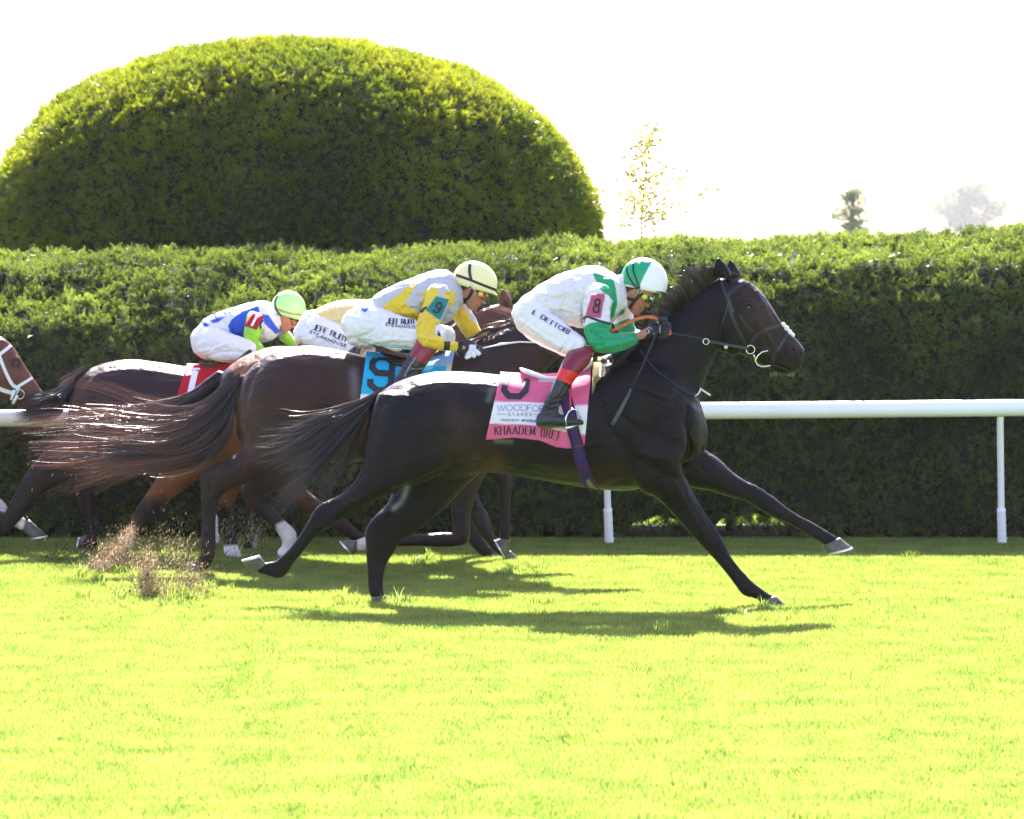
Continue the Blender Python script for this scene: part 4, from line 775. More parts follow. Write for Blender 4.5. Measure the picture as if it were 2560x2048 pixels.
bm = bmesh.new(); ring(bm, hit(TE, 50, 985, .014) or P(50, 985, YE - .08), .033, .004, 20, 6, (0, 1, .1)); obj('bit', bm, M['steel'], hE)
bm = bmesh.new(); [tube(bm, [P(a, b, YE - .1), P(c, d, YE - .1)], .011) for a, b, c, d in ((36, 975, 28, 1000), (44, 988, 32, 1010))]; obj('curb_strap', bm, M['whiteleather'], hE)
# ------------------------------------------------------------------ lettering as thin printed ribbons
GL = {'A': (.8, [[(0, 0), (.4, 1), (.8, 0)], [(.16, .36), (.64, .36)]]), 'B': (.62, [[(0, 0), (0, 1), (.4, 1), (.55, .88), (.55, .64), (.4, .53), (0, .53)], [(.4, .53), (.62, .4), (.62, .12), (.42, 0), (0, 0)]]),
      'D': (.7, [[(0, 0), (0, 1), (.38, 1), (.62, .84), (.7, .5), (.62, .16), (.38, 0), (0, 0)]]), 'E': (.55, [[(.55, 1), (0, 1), (0, 0), (.55, 0)], [(0, .52), (.45, .52)]]), 'F': (.52, [[(.52, 1), (0, 1), (0, 0)], [(0, .52), (.42, .52)]]),
      'H': (.7, [[(0, 0), (0, 1)], [(.7, 0), (.7, 1)], [(0, .52), (.7, .52)]]), 'I': (.08, [[(.04, 0), (.04, 1)]]), 'J': (.42, [[(.38, 1), (.38, .2), (.25, 0), (0, .04)]]), 'K': (.65, [[(0, 0), (0, 1)], [(.62, 1), (0, .42)], [(.2, .6), (.65, 0)]]),
      'L': (.5, [[(0, 1), (0, 0), (.5, 0)]]), 'M': (.85, [[(0, 0), (.06, 1), (.42, .1), (.78, 1), (.85, 0)]]), 'N': (.7, [[(0, 0), (0, 1), (.7, 0), (.7, 1)]]), 'O': (.9, [[(.45, 1), (.15, .88), (0, .5), (.15, .12), (.45, 0), (.75, .12), (.9, .5), (.75, .88), (.45, 1)]]),
      'P': (.58, [[(0, 0), (0, 1), (.4, 1), (.58, .86), (.58, .6), (.4, .46), (0, .46)]]), 'R': (.62, [[(0, 0), (0, 1), (.4, 1), (.56, .86), (.56, .64), (.4, .5), (0, .5)], [(.34, .5), (.62, 0)]]), 'S': (.56, [[(.54, .86), (.4, 1), (.15, 1), (.02, .84), (.06, .62), (.5, .4), (.56, .2), (.42, 0), (.12, 0), (0, .14)]]),
      'T': (.66, [[(0, 1), (.66, 1)], [(.33, 1), (.33, 0)]]), 'U': (.66, [[(0, 1), (0, .22), (.15, 0), (.5, 0), (.66, .22), (.66, 1)]]), 'W': (1.1, [[(0, 1), (.28, 0), (.55, .92), (.82, 0), (1.1, 1)]]), 'Y': (.66, [[(0, 1), (.33, .48), (.66, 1)], [(.33, .48), (.33, 0)]]),
      '(': (.22, [[(.2, 1.1), (.02, .8), (0, .3), (.2, -.1)]]), ')': (.22, [[(.02, 1.1), (.2, .8), (.22, .3), (.02, -.1)]]), '.': (.1, [[(0, .0), (.08, .0)]]), "'": (.1, [[(.05, 1), (.05, .75)]]), ' ': (.35, []), '*': (.8, [[(.4, .95), (.05, .75), (.1, .3), (.4, 0), (.7, .3), (.75, .75), (.4, .95)], [(.4, .75), (.4, .3)], [(.22, .5), (.58, .5)]])}
SERIF = {'A': [(0, 0), (.8, 0)], 'D': [(0, 0), (0, 1)], 'E': [(0, 0), (0, 1)], 'F': [(0, 0)], 'H': [(0, 0), (0, 1), (.7, 0), (.7, 1)], 'I': [(.04, 0), (.04, 1)], 'K': [(0, 0), (0, 1), (.62, 1), (.65, 0)], 'L': [(0, 0), (0, 1)], 'M': [(0, 0), (.04, 1), (.8, 1), (.85, 0)], 'R': [(0, 0), (0, 1), (.62, 0)], 'T': [(.33, 0)], 'O': []}
def text(bm, tree, s, base, hgt, wd, gap=.22, serif=False, off=.006):
    """letters of height hgt px along the baseline polyline (px), spaced to fill it"""
    base = [np.array(b, float) for b in base]; L = np.r_[0, np.cumsum([np.linalg.norm(base[i + 1] - base[i]) for i in range(len(base) - 1)])]
    tot = sum(GL[c][0] for c in s) + gap * (len(s) - 1); sx = L[-1] / tot
    def at(d):
        d = min(max(d, 0), L[-1] - 1e-6); i = int(np.searchsorted(L, d, side='right') - 1); t = (d - L[i]) / (L[i + 1] - L[i]); dr = (base[i + 1] - base[i]) / (L[i + 1] - L[i]); return base[i] + (base[i + 1] - base[i]) * t, dr
    x = 0
    for c in s:
        w_, strokes = GL[c]; o, dr = at((x + w_ / 2) * sx); up = np.array((dr[1], -dr[0]))
        f = lambda q: o + dr * ((q[0] - w_ / 2) * sx) + up * q[1] * hgt
        for st in strokes:
            if serif:
                for i in range(len(st) - 1):
                    a, b = f(st[i]), f(st[i + 1]); v = abs((b - a) @ up) / (np.linalg.norm(b - a) + 1e-9); ribbon(bm, tree, [a, b], wd * (.45 + .75 * v), off, 4)
            else: ribbon(bm, tree, [f(q) for q in st], wd, off, 4)
        if serif:
            for q in SERIF.get(c, []): p = f(q); ribbon(bm, tree, [p - dr * wd * .95, p + dr * wd * .95], wd * .4, off, 4)
        x += w_ + gap
def patch4(tree, a, b, c, d, off, thick=.003, nx=8, ny=10, bulge=0.):
    bm = bmesh.new(); a, b, c, d = (np.array(q, float) for q in (a, b, c, d)); g = []
    for j in range(ny + 1):
        row = []
        for i in range(nx + 1):
            u, v = i / nx, j / ny; p = (a * (1 - u) + b * u) * (1 - v) + (d * (1 - u) + c * u) * v
            h = hit(tree, p[0], p[1], off + bulge * math.sin(math.pi * u)); row.append(bm.verts.new(h) if h is not None else None)
        g.append(row)
    for j in range(ny):
        for i in range(nx):
            f = (g[j][i], g[j][i + 1], g[j + 1][i + 1], g[j + 1][i])
            if all(f): bm.faces.new(f)
    if thick: bmesh.ops.solidify(bm, geom=bm.faces[:], thickness=thick)
    return bm
# ------------------------------------------------------------------ saddlecloths
def saddlecloth(name, tree, Yc, top, bot, label, base, regs, nx=60, ny=34, off=.012, seed=0):
    """cloth between a top edge and bottom edge (px polylines), carried over the back to the far side"""
    def samp(pl, n):
        pl = np.array(pl, float); d = np.r_[0, np.cumsum(np.hypot(*np.diff(pl, axis=0).T))]; t = np.linspace(0, d[-1], n); return np.stack([np.interp(t, d, pl[:, 0]), np.interp(t, d, pl[:, 1])], 1)
    A, B = samp(top, nx), samp(bot, nx); g = np.zeros((ny, nx, 3)); ok = np.zeros((ny, nx), bool)
    for i in range(nx):
        for j in range(ny):
            p = A[i] * (1 - j / (ny - 1)) + B[i] * (j / (ny - 1)); h = hit(tree, p[0], p[1], off)
            if h is not None: g[j, i] = h; ok[j, i] = True
    for i in range(nx):      # fill misses from below
        js = np.nonzero(ok[:, i])[0]
        for j in range(ny - 1, -1, -1):
            if not ok[j, i]:
                k = js[0] if len(js) else 0; src = g[k, i] if len(js) else g[j, max(i - 1, 0)]; q = A[i] * (1 - j / (ny - 1)) + B[i] * (j / (ny - 1)); w_ = P(q[0], q[1], src[1]); g[j, i] = (w_.x, src[1] + .0, min(w_.z, src[2] + .01))
    for _ in range(3):        # relax so that the cloth bridges hollows
        g[1:-1, 1:-1] = .5 * g[1:-1, 1:-1] + .125 * (g[:-2, 1:-1] + g[2:, 1:-1] + g[1:-1, :-2] + g[1:-1, 2:])
    for i in range(nx):
        for j in range(ny):
            v = j / (ny - 1); n1 = mnoise.noise(Vector((i * .12, j * .05 + seed, 3))) + .6 * math.sin(i * .42 + seed) * v; g[j, i, 1] -= .010 + .008 * v * n1 + .01 * v * v
    rows = [g[j] for j in range(ny - 1, -1, -1)]     # bottom -> top
    t = g[0]; c1 = t.copy(); c1[:, 1] = t[:, 1] * .6 + Yc * .4; c1[:, 2] = t[:, 2] + .018; c2 = t.copy(); c2[:, 1] = Yc; c2[:, 2] = t[:, 2] + .026
    c3 = c1.copy(); c3[:, 1] = 2 * Yc - c1[:, 1]; rows += [c1, c2, c3]
    for j in range(0, ny, 3): q = g[j].copy(); q[:, 1] = 2 * Yc - q[:, 1]; rows.append(q)
    R_ = len(rows); V = np.concatenate(rows); i = np.arange(nx - 1); Fq = np.concatenate([np.stack([j * nx + i, j * nx + i + 1, (j + 1) * nx + i + 1, (j + 1) * nx + i], 1) for j in range(R_ - 1)])
    me = fastmesh(name, V, Fq); paint(me, base, regs); o = obj(name, me, M['cloth']); tag(o, label, 'saddlecloth', 'numbered saddlecloths')
    me2 = fastmesh('n', np.concatenate(rows[:ny]), Fq[Fq.max(1) < ny * nx]); tr = bvh(me2); bpy.data.meshes.remove(me2)
    md = o.modifiers.new('thick', 'SOLIDIFY'); md.thickness = .004; md.offset = -1
    return o, tr
def clip(tr, pl): return pl
PINK, WHITE, TURQ, RED, LBLUE = (.72, .13, .26), (.80, .78, .79), (.015, .42, .66), (.55, .012, .02), (.30, .50, .78)
scA, TSA = saddlecloth('saddlecloth', TA, YA, [(1250, 946), (1300, 949), (1360, 951), (1420, 947), (1450, 930), (1481, 907)], [(1216, 1098), (1288, 1094), (1347, 1100), (1392, 1117), (1424, 1120), (1460, 1112)],
    'pink and white saddlecloth with black number 8 on the leading black horse', PINK, [('p', [(1205, 1003), (1222, 1003), (1357, 1007), (1395, 1015), (1500, 1012), (1500, 1075), (1475, 1082), (1451, 1087), (1416, 1080), (1326, 1062), (1215, 1059), (1205, 1059)], WHITE, .7)], nx=96, ny=50, seed=1)
bm = bmesh.new()
ribbon(bm, TSA, [(1267, 936), (1260, 976), (1272, 991), (1299, 992), (1314, 978), (1320, 938)], 15, .004, 3); ribbon(bm, TSA, [(1272, 932), (1300, 930), (1316, 934)], 9, .004, 3)
obj('number', bm, M['ink'], scA, False)
bm = bmesh.new(); text(bm, TSA, 'WOODFORD', [(1243, 1028), (1300, 1027), (1375, 1031)], 15, 1.5, .14, off=.004); ribbon(bm, TSA, [(1243, 1036), (1266, 1036)], 1.3, .004); text(bm, TSA, 'STAKES', [(1271, 1040), (1329, 1040)], 7, 1.4, .62, off=.004); ribbon(bm, TSA, [(1334, 1037), (1352, 1038)], 1.3, .004); obj('race_name', bm, M['greyink'], scA, False)['kind'] = 'stuff'
bm = bmesh.new(); text(bm, TSA, 'PRESENTED BY', [(1253, 1053), (1298, 1053)], 4.5, 1.1, .25, off=.004); obj('small_print', bm, M['greyink'], scA, False)['kind'] = 'stuff'
bm = bmesh.new(); text(bm, TSA, '*FANDUEL', [(1304, 1054), (1346, 1056)], 5.5, 1.4, .25, off=.004); obj('sponsor_name', bm, M['blueink'], scA, False)['kind'] = 'stuff'
bm = bmesh.new(); text(bm, TSA, 'KHAADEM (IRE)', [(1238, 1087), (1280, 1085), (1335, 1088), (1365, 1093), (1393, 1100)], 20, 2.5, .34, True, off=.004); obj('horse_name', bm, M['ink'], scA, False)['kind'] = 'stuff'
scB, TSB = saddlecloth('saddlecloth', TB, YB, [(915, 893), (980, 899), (1060, 900), (1100, 898), (1137, 884)], [(898, 1020), (950, 1020), (1030, 1024), (1080, 1020), (1110, 1010)],
    'turquoise and white saddlecloth with big black number 9 on the dark brown horse', TURQ, [('p', [(890, 986), (1200, 992), (1200, 1060), (890, 1060)], WHITE, .7), ('p', [(1082, 850), (1145, 850), (1138, 915), (1082, 915)], LBLUE, 2), ('p', [(1118, 912), (1150, 905), (1140, 960), (1110, 960)], (.6, .55, .3), 2)], nx=80, ny=44, seed=4)
bm = bmesh.new(); ribbon(bm, TSB, [(926, 948), (926, 962), (942, 976), (964, 976), (977, 962), (981, 908), (971, 896), (944, 894), (932, 906), (930, 920), (942, 933), (974, 935)], 16, .004, 3); obj('number', bm, M['ink'], scB, False)
bm = bmesh.new(); text(bm, TSB, 'WOODFORD', [(912, 1004), (1030, 1006)], 12, 1.5, .14, off=.004); obj('race_name', bm, M['greyink'], scB, False)['kind'] = 'stuff'
scC, TSC = saddlecloth('saddlecloth', TC, YC, [(772, 872), (820, 880), (880, 890), (950, 894)], [(765, 960), (820, 975), (880, 980), (950, 975)], 'white saddlecloth with a blue print just visible over the rump of the dark brown horse', WHITE, [('l', [(826, 869), (842, 874)], (.03, .10, .5), 6), ('l', [(795, 864), (826, 870)], (.03, .1, .5), 2)], nx=40, ny=24, seed=7)
scD, TSD = saddlecloth('saddlecloth', TD, YD, [(465, 922), (510, 925), (560, 924), (620, 915)], [(442, 995), (480, 1010), (560, 1012), (600, 1005)], 'deep red saddlecloth with white number 1 on the far dark horse', RED, [], nx=44, ny=24, seed=9)
bm = bmesh.new(); ribbon(bm, TSD, [(489, 928), (481, 960), (474, 992)], 15, .005, 3); ribbon(bm, TSD, [(464, 938), (486, 932)], 7, .005, 3); ribbon(bm, TSD, [(482, 924), (500, 924)], 5, .005, 3); obj('number', bm, M['whiteink'], scD, False)
# ------------------------------------------------------------------ saddles
def saddle(Y, label, tree, seat, flap, colr, girth=None, gw=28, dyh=-.3):
    root = empty('racing_saddle', P(*seat[2][:2], Y), label, 'saddle', 'light racing saddles')
    bm = bmesh.new(); loft(bm, seat, Y, 20, 3, 2.2, .5); me = remesh(bm, .008, 2); obj('seat', me, colr, root)
    bm = patch4(tree, *flap, .016, .005, 8, 8); obj('flap', bm, colr, root)
    return root
sA = saddle(YA, 'small white-edged racing saddle on the leading black horse', TA, [(1300, 918, 1304, 930, .10), (1325, 926, 1325, 942, .12), (1365, 938, 1362, 952, .12), (1410, 934, 1408, 952, .11), (1450, 915, 1448, 938, .10), (1478, 892, 1474, 925, .09)], [(1345, 953), (1425, 948), (1425, 985), (1350, 985)], M['whiteleather'])
bm = bmesh.new()
m_g = mat('striped_girth_webbing', attr='Col', rough=.7, bump=[((1, 1, 1), 200, .3, .001)])
gp = catmull([(1411, 985), (1424, 1032), (1434, 1078), (1444, 1118), (1455, 1160), (1470, 1198), (1490, 1224)], 5)
TAS = bvh(scA.data, bodyA.data); ribbon(bm, TAS, gp, 31, .012, 3, False); bmesh.ops.solidify(bm, geom=bm.faces[:], thickness=.003)
me = bpy.data.meshes.new('girth'); bm.to_mesh(me); bm.free()
offl = lambda d: [tuple(p + np.array((d, d * -.25))) for p in gp]
paint(me, (.085, .03, .17), [('l', offl(-3), (.55, .45, .5), 1.1), ('l', offl(3), (.55, .45, .5), 1.1), ('l', offl(12), (.16, .02, .06), 2.6), ('l', offl(-12), (.05, .02, .13), 2.5), ('l', [(1434, 1160), (1462, 1152)], (.02, .03, .30), 3), ('l', [(1450, 1203), (1478, 1192)], (.02, .03, .3), 3), ('l', [(1452, 1122), (1462, 1120)], (.02, .03, .3), 3)])
obj('girth', me, m_g, sA)
bm = patch4(TA, (1486, 880), (1507, 892), (1504, 950), (1478, 990), .012, .012, 6, 14, .02)
obj('sponge_pad', bm, M['foam'], sA)
bm = bmesh.new(); tube(bm, [P(1428, 960, YA - .345), P(1425, 1000, YA - .36), P(1427, 1024, YA - .365)], .006); obj('stirrup_leather', bm, mat('red_strap', (.6, .02, .02), .5), sA)
bm = bmesh.new(); q = [P(x, y, YA + d) for x, y, d in ((1416, 1064, -.41), (1414, 1045, -.41), (1421, 1030, -.39), (1432, 1022, -.37), (1444, 1028, -.35), (1451, 1042, -.33), (1452, 1056, -.33))]; tube(bm, q, .005)
tube(bm, [P(1413, 1071, YA - .42), P(1432, 1066, YA - .37), P(1452, 1057, YA - .32)], [.009, .011, .009]); obj('stirrup', bm, M['steel'], sA)
sB = saddle(YB, 'brown leather racing saddle under the rider in yellow and grey', TB, [(934, 858, 938, 870, .10), (960, 868, 960, 884, .12), (1000, 882, 1000, 897, .12), (1050, 884, 1048, 900, .11), (1090, 876, 1088, 894, .1), (1112, 862, 1108, 884, .09)], [(975, 893), (1040, 900), (1040, 935), (985, 925)], M['leather_brown'])
bm = bmesh.new(); TBS = bvh(scB.data, bodyB.data); ribbon(bm, TBS, catmull([(940, 868), (965, 890), (995, 905), (1020, 912)], 4), 5, .014, 3, True); ribbon(bm, TBS, catmull([(968, 893), (985, 910), (1010, 915)], 4), 6, .012, 3, True); obj('cantle_binding', bm, M['leather'], sB)
bm = bmesh.new(); ribbon(bm, TBS, [(1030, 930), (1036, 1010), (1050, 1090), (1072, 1150)], 26, .012, 4); obj('girth', bm, M['leather'], sB)
sD = saddle(YD, 'dark leather racing saddle above the red number 1 cloth', TD, [(498, 903, 500, 910, .10), (520, 910, 520, 922, .12), (555, 914, 555, 928, .12), (590, 906, 590, 920, .11), (620, 890, 620, 905, .1)], [(510, 926), (580, 924), (575, 945), (520, 945)], M['leather_brown'])
sC = saddle(YC, 'white racing saddle under the rider in pale gold, hidden behind the number 9 rider', TC, [(776, 858, 780, 868, .10), (800, 864, 800, 878, .12), (850, 872, 850, 888, .12), (900, 876, 900, 892, .11), (935, 868, 935, 884, .1)], [(800, 884), (900, 894), (900, 915), (805, 905)], M['whiteleather'])
# ------------------------------------------------------------------ jockeys
def head_loft(bm, Y, ox, oy, s, th, dy=0.):
    fw = (math.cos(th), math.sin(th)); up = (math.sin(th), -math.cos(th))
    f = lambda u, v: (ox + s * (u * fw[0] + v * up[0]), oy + s * (u * fw[1] + v * up[1])); k = s * Y / F
    st = [(*f(.345, .02), *f(.06, .04), .13 * k, dy), (*f(.375, .08), *f(-.06, .12), .19 * k, dy), (*f(.36, .15), *f(-.18, .17), .235 * k, dy), (*f(.375, .21), *f(-.25, .24), .26 * k, dy), (*f(.365, .28), *f(-.34, .32), .285 * k, dy), (*f(.365, .36), *f(-.40, .40), .31 * k, dy), (*f(.335, .45), *f(-.43, .48), .33 * k, dy), (*f(.315, .50), *f(-.45, .55), .345 * k, dy),
          (*f(.355, .57), *f(-.46, .62), .35 * k, dy), (*f(.36, .68), *f(-.45, .72), .35 * k, dy), (*f(.32, .8), *f(-.40, .84), .31 * k, dy), (*f(.22, .92), *f(-.28, .94), .22 * k, dy), (*f(.1, .99), *f(-.14, .99), .1 * k, dy)]
    loft(bm, st, Y, 22, 3, 2.1, .3)
    loft(bm, [(*f(.36, .53), *f(.25, .5), .035 * k, dy), (*f(.41, .45), *f(.25, .43), .045 * k, dy), (*f(.46, .38), *f(.26, .37), .055 * k, dy), (*f(.475, .345), *f(.27, .33), .075 * k, dy), (*f(.40, .315), *f(.27, .31), .06 * k, dy)], Y, 10, 2, 2, .3)
    limb(bm, [(*f(.36, .235), .035 * s, 2.6, dy), (*f(.385, .235), .028 * s, 2.2, dy)], Y, 10, 2); limb(bm, [(*f(.355, .18), .034 * s, 2.3, dy), (*f(.375, .175), .028 * s, 2., dy)], Y, 10, 2)
    limb(bm, [(*f(.34, .06), .05 * s, 1.5, dy), (*f(.365, .065), .035 * s, 1.4, dy)], Y, 10, 2)
    for sg in (-1, 1):
        limb(bm, [(*f(-.05, .36), .035 * s, .5, dy + sg * .325 * k), (*f(-.08, .45), .06 * s, .45, dy + sg * .36 * k), (*f(-.085, .53), .06 * s, .45, dy + sg * .375 * k)], Y, 10, 2)
    limb(bm, [(*f(-.12, .35), .25 * s, .9, dy), (*f(-.22, .12), .23 * s, .95, dy), (*f(-.36, -.12), .25 * s, 1., dy)], Y, 16, 3)
    return f
def helmet(name, Y, c, half, tilt, hgt, base, regs, parent, wid=.098, peak=8, peakcol=None):
    t = math.radians(tilt); fx, fy = math.cos(t), math.sin(t); ux, uy = math.sin(t), -math.cos(t); g = lambda u, v: (c[0] + u * fx + v * ux, c[1] + u * fy + v * uy)
    st = []
    for v, r, sh in ((-.03, .98, 0), (.05, 1., 0), (.2, 1.02, .005), (.38, 1.0, 0), (.55, .93, -.01), (.7, .81, -.02), (.83, .64, -.03), (.93, .43, -.035), (.99, .2, -.04)):
        st.append((*g(half * (r + sh), hgt * v), *g(half * (-r + sh), hgt * v), wid * r))
    bm = bmesh.new(); loft(bm, st, Y, 30, 3, 2.05, .05); me = remesh(bm, .0045, 4)
    if regs is not None: sculpt(me, [([g(-half * .9, hgt * .1), g(half * .95, hgt * .06)], 3, 2.5)], True)
    paint(me, base, regs or []); o = obj(name, me, M['helmet'], parent)
    bm = bmesh.new(); loft(bm, [(*g(half * .55, 3), *g(half * .55, -2), wid * .9), (*g(half * .95, 4), *g(half * .9, -3), wid * .75), (*g(half + peak * .6, 1), *g(half + peak * .5, -4), wid * .5), (*g(half + peak, -2), *g(half + peak * .9, -5), wid * .28)], Y, 16, 3, 2.2, .3)
    me = remesh(bm, .004, 2); paint(me, peakcol or base, []); obj('peak', me, M['helmet'], o); return o
def person(Y, loc, label):
    return empty('person', P(*loc, Y), label, 'person', 'jockeys crouched over their horses')
def garment(name, Y, lofts, limbs, voxel, mt, parent, base, regs, strokes=(), smooth=4, both=False):
    bm = bmesh.new()
    for st in lofts: loft(bm, st, Y, 24, 3)
    for pts in limbs: limb(bm, pts, Y, 18, 3)
    me = remesh(bm, voxel, smooth)
    if strokes: sculpt(me, [(a, b, c * (1.7 if name != 'boot' else 1.2)) for a, b, c in strokes])
    co = getco(me); nr = normals(me)      # soft cloth unevenness
    if voxel < .0065:
        n_ = np.array([1.3 * (.45 - abs(mnoise.noise(Vector((x * 9 + z * 4, y * 6, z * 13 - x * 3))) * 1.6)) + .5 * (.4 - abs(mnoise.noise(Vector((x * 22 - z * 9, y * 10, z * 24 + x * 8))) * 1.5)) for x, y, z in co.tolist()]); co = co + nr * (n_ * (.0058 if name in ('jacket', 'breeches') else .003))[:, None]; me.vertices.foreach_set('co', co.astype(np.float32).ravel()); me.update()
    paint(me, base, regs); return obj(name, me, mt, parent), me
SKIN = (.42, .19, .115); SKH = [('lv', (0, 0), 0, 0)]
def body(Y, parent, hd, torso, limbs_, voxel=.0045, hair_poly=None, extra=()):
    bm = bmesh.new(); f = head_loft(bm, Y, *hd)
    for st in torso: loft(bm, st, Y, 18, 3)
    for pts in limbs_: limb(bm, pts, Y, 14, 3)
    me = remesh(bm, voxel, 3, .4); s = hd[2]
    sculpt(me, [([f(.28, .50), f(.33, .495)], .05 * s, -4), ([f(.27, .56), f(.35, .555)], .04 * s, 2), ([f(.24, .205), f(.40, .207)], .014 * s, -3), ([f(.29, .34), f(.22, .22)], .02 * s, -2), ([f(.12, .40), f(.22, .36)], .07 * s, 3), ([f(.15, .25), f(.18, .15)], .06 * s, -2), ([f(-.08, .53), f(-.05, .4)], .02 * s, -4), ([f(-.02, .3), f(.18, .08)], .03 * s, -1.5)])
    paint(me, SKIN, [('lv', [f(.25, .205), f(.42, .207)], (.36, .10, .07), .03 * s, .8), ('lv', [f(.3, .12), f(.1, .12)], (.33, .15, .10), .1 * s, .4), ('lv', [f(.44, .37), f(.25, .36)], (.5, .19, .12), .08 * s, .5), ('p', [f(-.5, .78), f(-.5, .3), f(-.25, .2), f(-.14, .45), f(0, .62), f(.1, .8)], (.03, .02, .015), 2)] + list(extra))
    o = obj('body', me, M['skin'], parent); return o, me, f
def goggles(Y, f, s, lensm, parent, tree, clipc=None):
    bm = bmesh.new(); a, b = f(.38, .57), f(.38, .42); c, d = f(.22, .57), f(.24, .42); k = s * Y / F
    limb(bm, [(*f(.24, .50), .085 * s, 3.4), (*f(.33, .495), .095 * s, 3.1), (*f(.39, .49), .085 * s, 2.4)], Y, 18, 2); me = remesh(bm, .004, 2); g = obj('goggles', me, lensm, parent)
    bm = bmesh.new(); ribbon(bm, bvh(me), [f(.23, .60), f(.36, .60), f(.43, .54)], .03 * s, .002, 2, True); ribbon(bm, bvh(me), [f(.23, .40), f(.33, .385), f(.40, .42)], .03 * s, .002, 2, True); ribbon(bm, tree, [f(.22, .5), f(.1, .53), f(-.1, .6), f(-.3, .64)], .06 * s, .004, 3, True)
    obj('goggle_frame', bm, M['black'], g, False)
    if clipc:
        bm = bmesh.new(); bmesh.ops.create_cone(bm, cap_ends=True, segments=18, radius1=.075 * k, radius2=.06 * k, depth=.012); p = P(*f(.23, .50), Y - .30 * k - .012)
        bmesh.ops.rotate(bm, verts=bm.verts, cent=(0, 0, 0), matrix=__import__('mathutils').Matrix.Rotation(math.pi / 2, 3, 'X')); bmesh.ops.translate(bm, verts=bm.verts, vec=p)
        obj('goggle_clip', bm, clipc, g)
    return g
def glove(Y, palm, fingers, base, regs, parent, dy):
    bm = bmesh.new(); loft(bm, [tuple(s) + (dy,) for s in palm], Y, 16, 3)
    for k, fg in enumerate(fingers): limb(bm, [(x, y, r, 1., d) for x, y, r, d in fg], Y, 12, 3, dy)
    me = remesh(bm, .0034, 2, .4); paint(me, base, regs); return obj('glove', me, M['glove'], parent)
def mapf(f, pts, c=None): return [f(*p) for p in pts]
LIMEC = mat('yellow_clip', (.62, .66, .03), .3, coat=.5); GOLDC = mat('amber_clip', (.75, .48, .05), .2, coat=.6)
# ---- rider of number 8: white and green silks
pA = person(YA, (1400, 940), 'jockey in white and green silks and cap, riding the leading black horse')
GRN = (.005, .33, .13); WHT = (.80, .77, .79)
armA = [(1496, 722, 33, .95, -.17), (1494, 752, 36, .8, -.21), (1492, 790, 34, .8, -.235), (1495, 828, 34, .8, -.27), (1506, 856, 30, .9, -.295), (1536, 858, 25, 1, -.26), (1566, 851, 21, 1, -.20), (1588, 844, 15, 1, -.15)]
armAf = [(1535, 735, 30, .9, .15), (1552, 775, 28, .9, .2), (1562, 812, 25, .9, .2), (1580, 838, 20, 1, .16), (1600, 840, 15, 1, .12)]
torsoA = [(1322, 738, 1345, 800, .12), (1345, 714, 1378, 806, .145), (1385, 692, 1424, 815, .16), (1430, 674, 1468, 822, .175), (1472, 665, 1512, 818, .185), (1505, 668, 1540, 800, .18), (1530, 680, 1556, 775, .14), (1546, 694, 1566, 752, .085)]
hdA = (1563, 771, 102, math.radians(35))
bA, bAme, fA = body(YA, pA, hdA, [[(x1 * .85 + x2 * .15, y1 * .85 + y2 * .15, x1 * .15 + x2 * .85, y1 * .15 + y2 * .85, w_ * .75) for x1, y1, x2, y2, w_ in torsoA]],
    [[(x, y, r * .55, a, b) for x, y, r, a, b in armA] + [(1604, 838, 11, 1, -.14), (1620, 828, 10, 1, -.13)], [(x, y, r * .55, a, b) for x, y, r, a, b in armAf] + [(1615, 832, 9, 1, .1)], [(1320, 790, 28, 1, -.08), (1392, 838, 16, 1, -.18), (1446, 878, 15, 1, -.27), (1420, 930, 16, 1, -.32), (1385, 1010, 11, 1, -.34), (1400, 1055, 9, 1, -.36)], [(1320, 790, 28, 1, .08), (1392, 838, 16, 1, .18), (1446, 878, 15, 1, .27), (1420, 930, 16, 1, .32), (1385, 1010, 11, 1, .34)]], .0042)
jkA, jm = garment('jacket', YA, [torsoA, [(1534, 700, 1562, 690, .07), (1540, 735, 1568, 735, .085), (1546, 765, 1572, 770, .07)]], [armA, armAf], .0052, M['silk'], pA, WHT, [
    ('p', [(1479, 678), (1497, 686), (1512, 691), (1526, 690), (1535, 702), (1540, 722), (1544, 758), (1536, 790), (1527, 800), (1525, 775), (1532, 752), (1520, 738), (1508, 732), (1500, 722), (1490, 704)], GRN, 1.3),
    ('p', [(1458, 818), (1475, 808), (1500, 803), (1526, 806), (1530, 833), (1600, 824), (1612, 870), (1540, 900), (1480, 890), (1450, 850)], GRN, 1.3), ('p', [(1532, 812), (1572, 796), (1600, 815), (1604, 850), (1532, 840)], GRN, 1.3), ('p', [(1462, 665), (1476, 666), (1468, 679)], GRN, 2, .5), ('p', [(1540, 792), (1552, 775), (1562, 772), (1560, 785)], GRN, 1.5)],
    [([(1536, 700), (1540, 735), (1532, 800)], 3, 5), ([(1462, 745), (1456, 790), (1460, 815)], 4, -9), ([(1430, 700), (1445, 740), (1458, 770)], 5, -5), ([(1370, 745), (1420, 750), (1455, 765)], 6, -5), ([(1380, 770), (1420, 775), (1455, 790)], 5, 6), ([(1345, 755), (1400, 735), (1440, 720)], 5, 4), ([(1395, 700), (1410, 740), (1400, 790)], 6, -5), ([(1350, 720), (1362, 760), (1352, 790)], 5, 4), ([(1500, 812), (1520, 822), (1530, 835)], 4, -6), ([(1480, 830), (1510, 850), (1545, 846)], 4, -6), ([(1500, 870), (1540, 862), (1580, 850)], 4, 5), ([(1515, 842), (1505, 870)], 4, -6), ([(1475, 805), (1490, 822), (1510, 830)], 4, 5), ([(1535, 838), (1560, 836), (1588, 834)], 3, 4), ([(1470, 735), (1480, 800)], 6, 3), ([(1512, 745), (1518, 790)], 5, -5), ([(1440, 690), (1470, 700), (1490, 730)], 5, -4)])
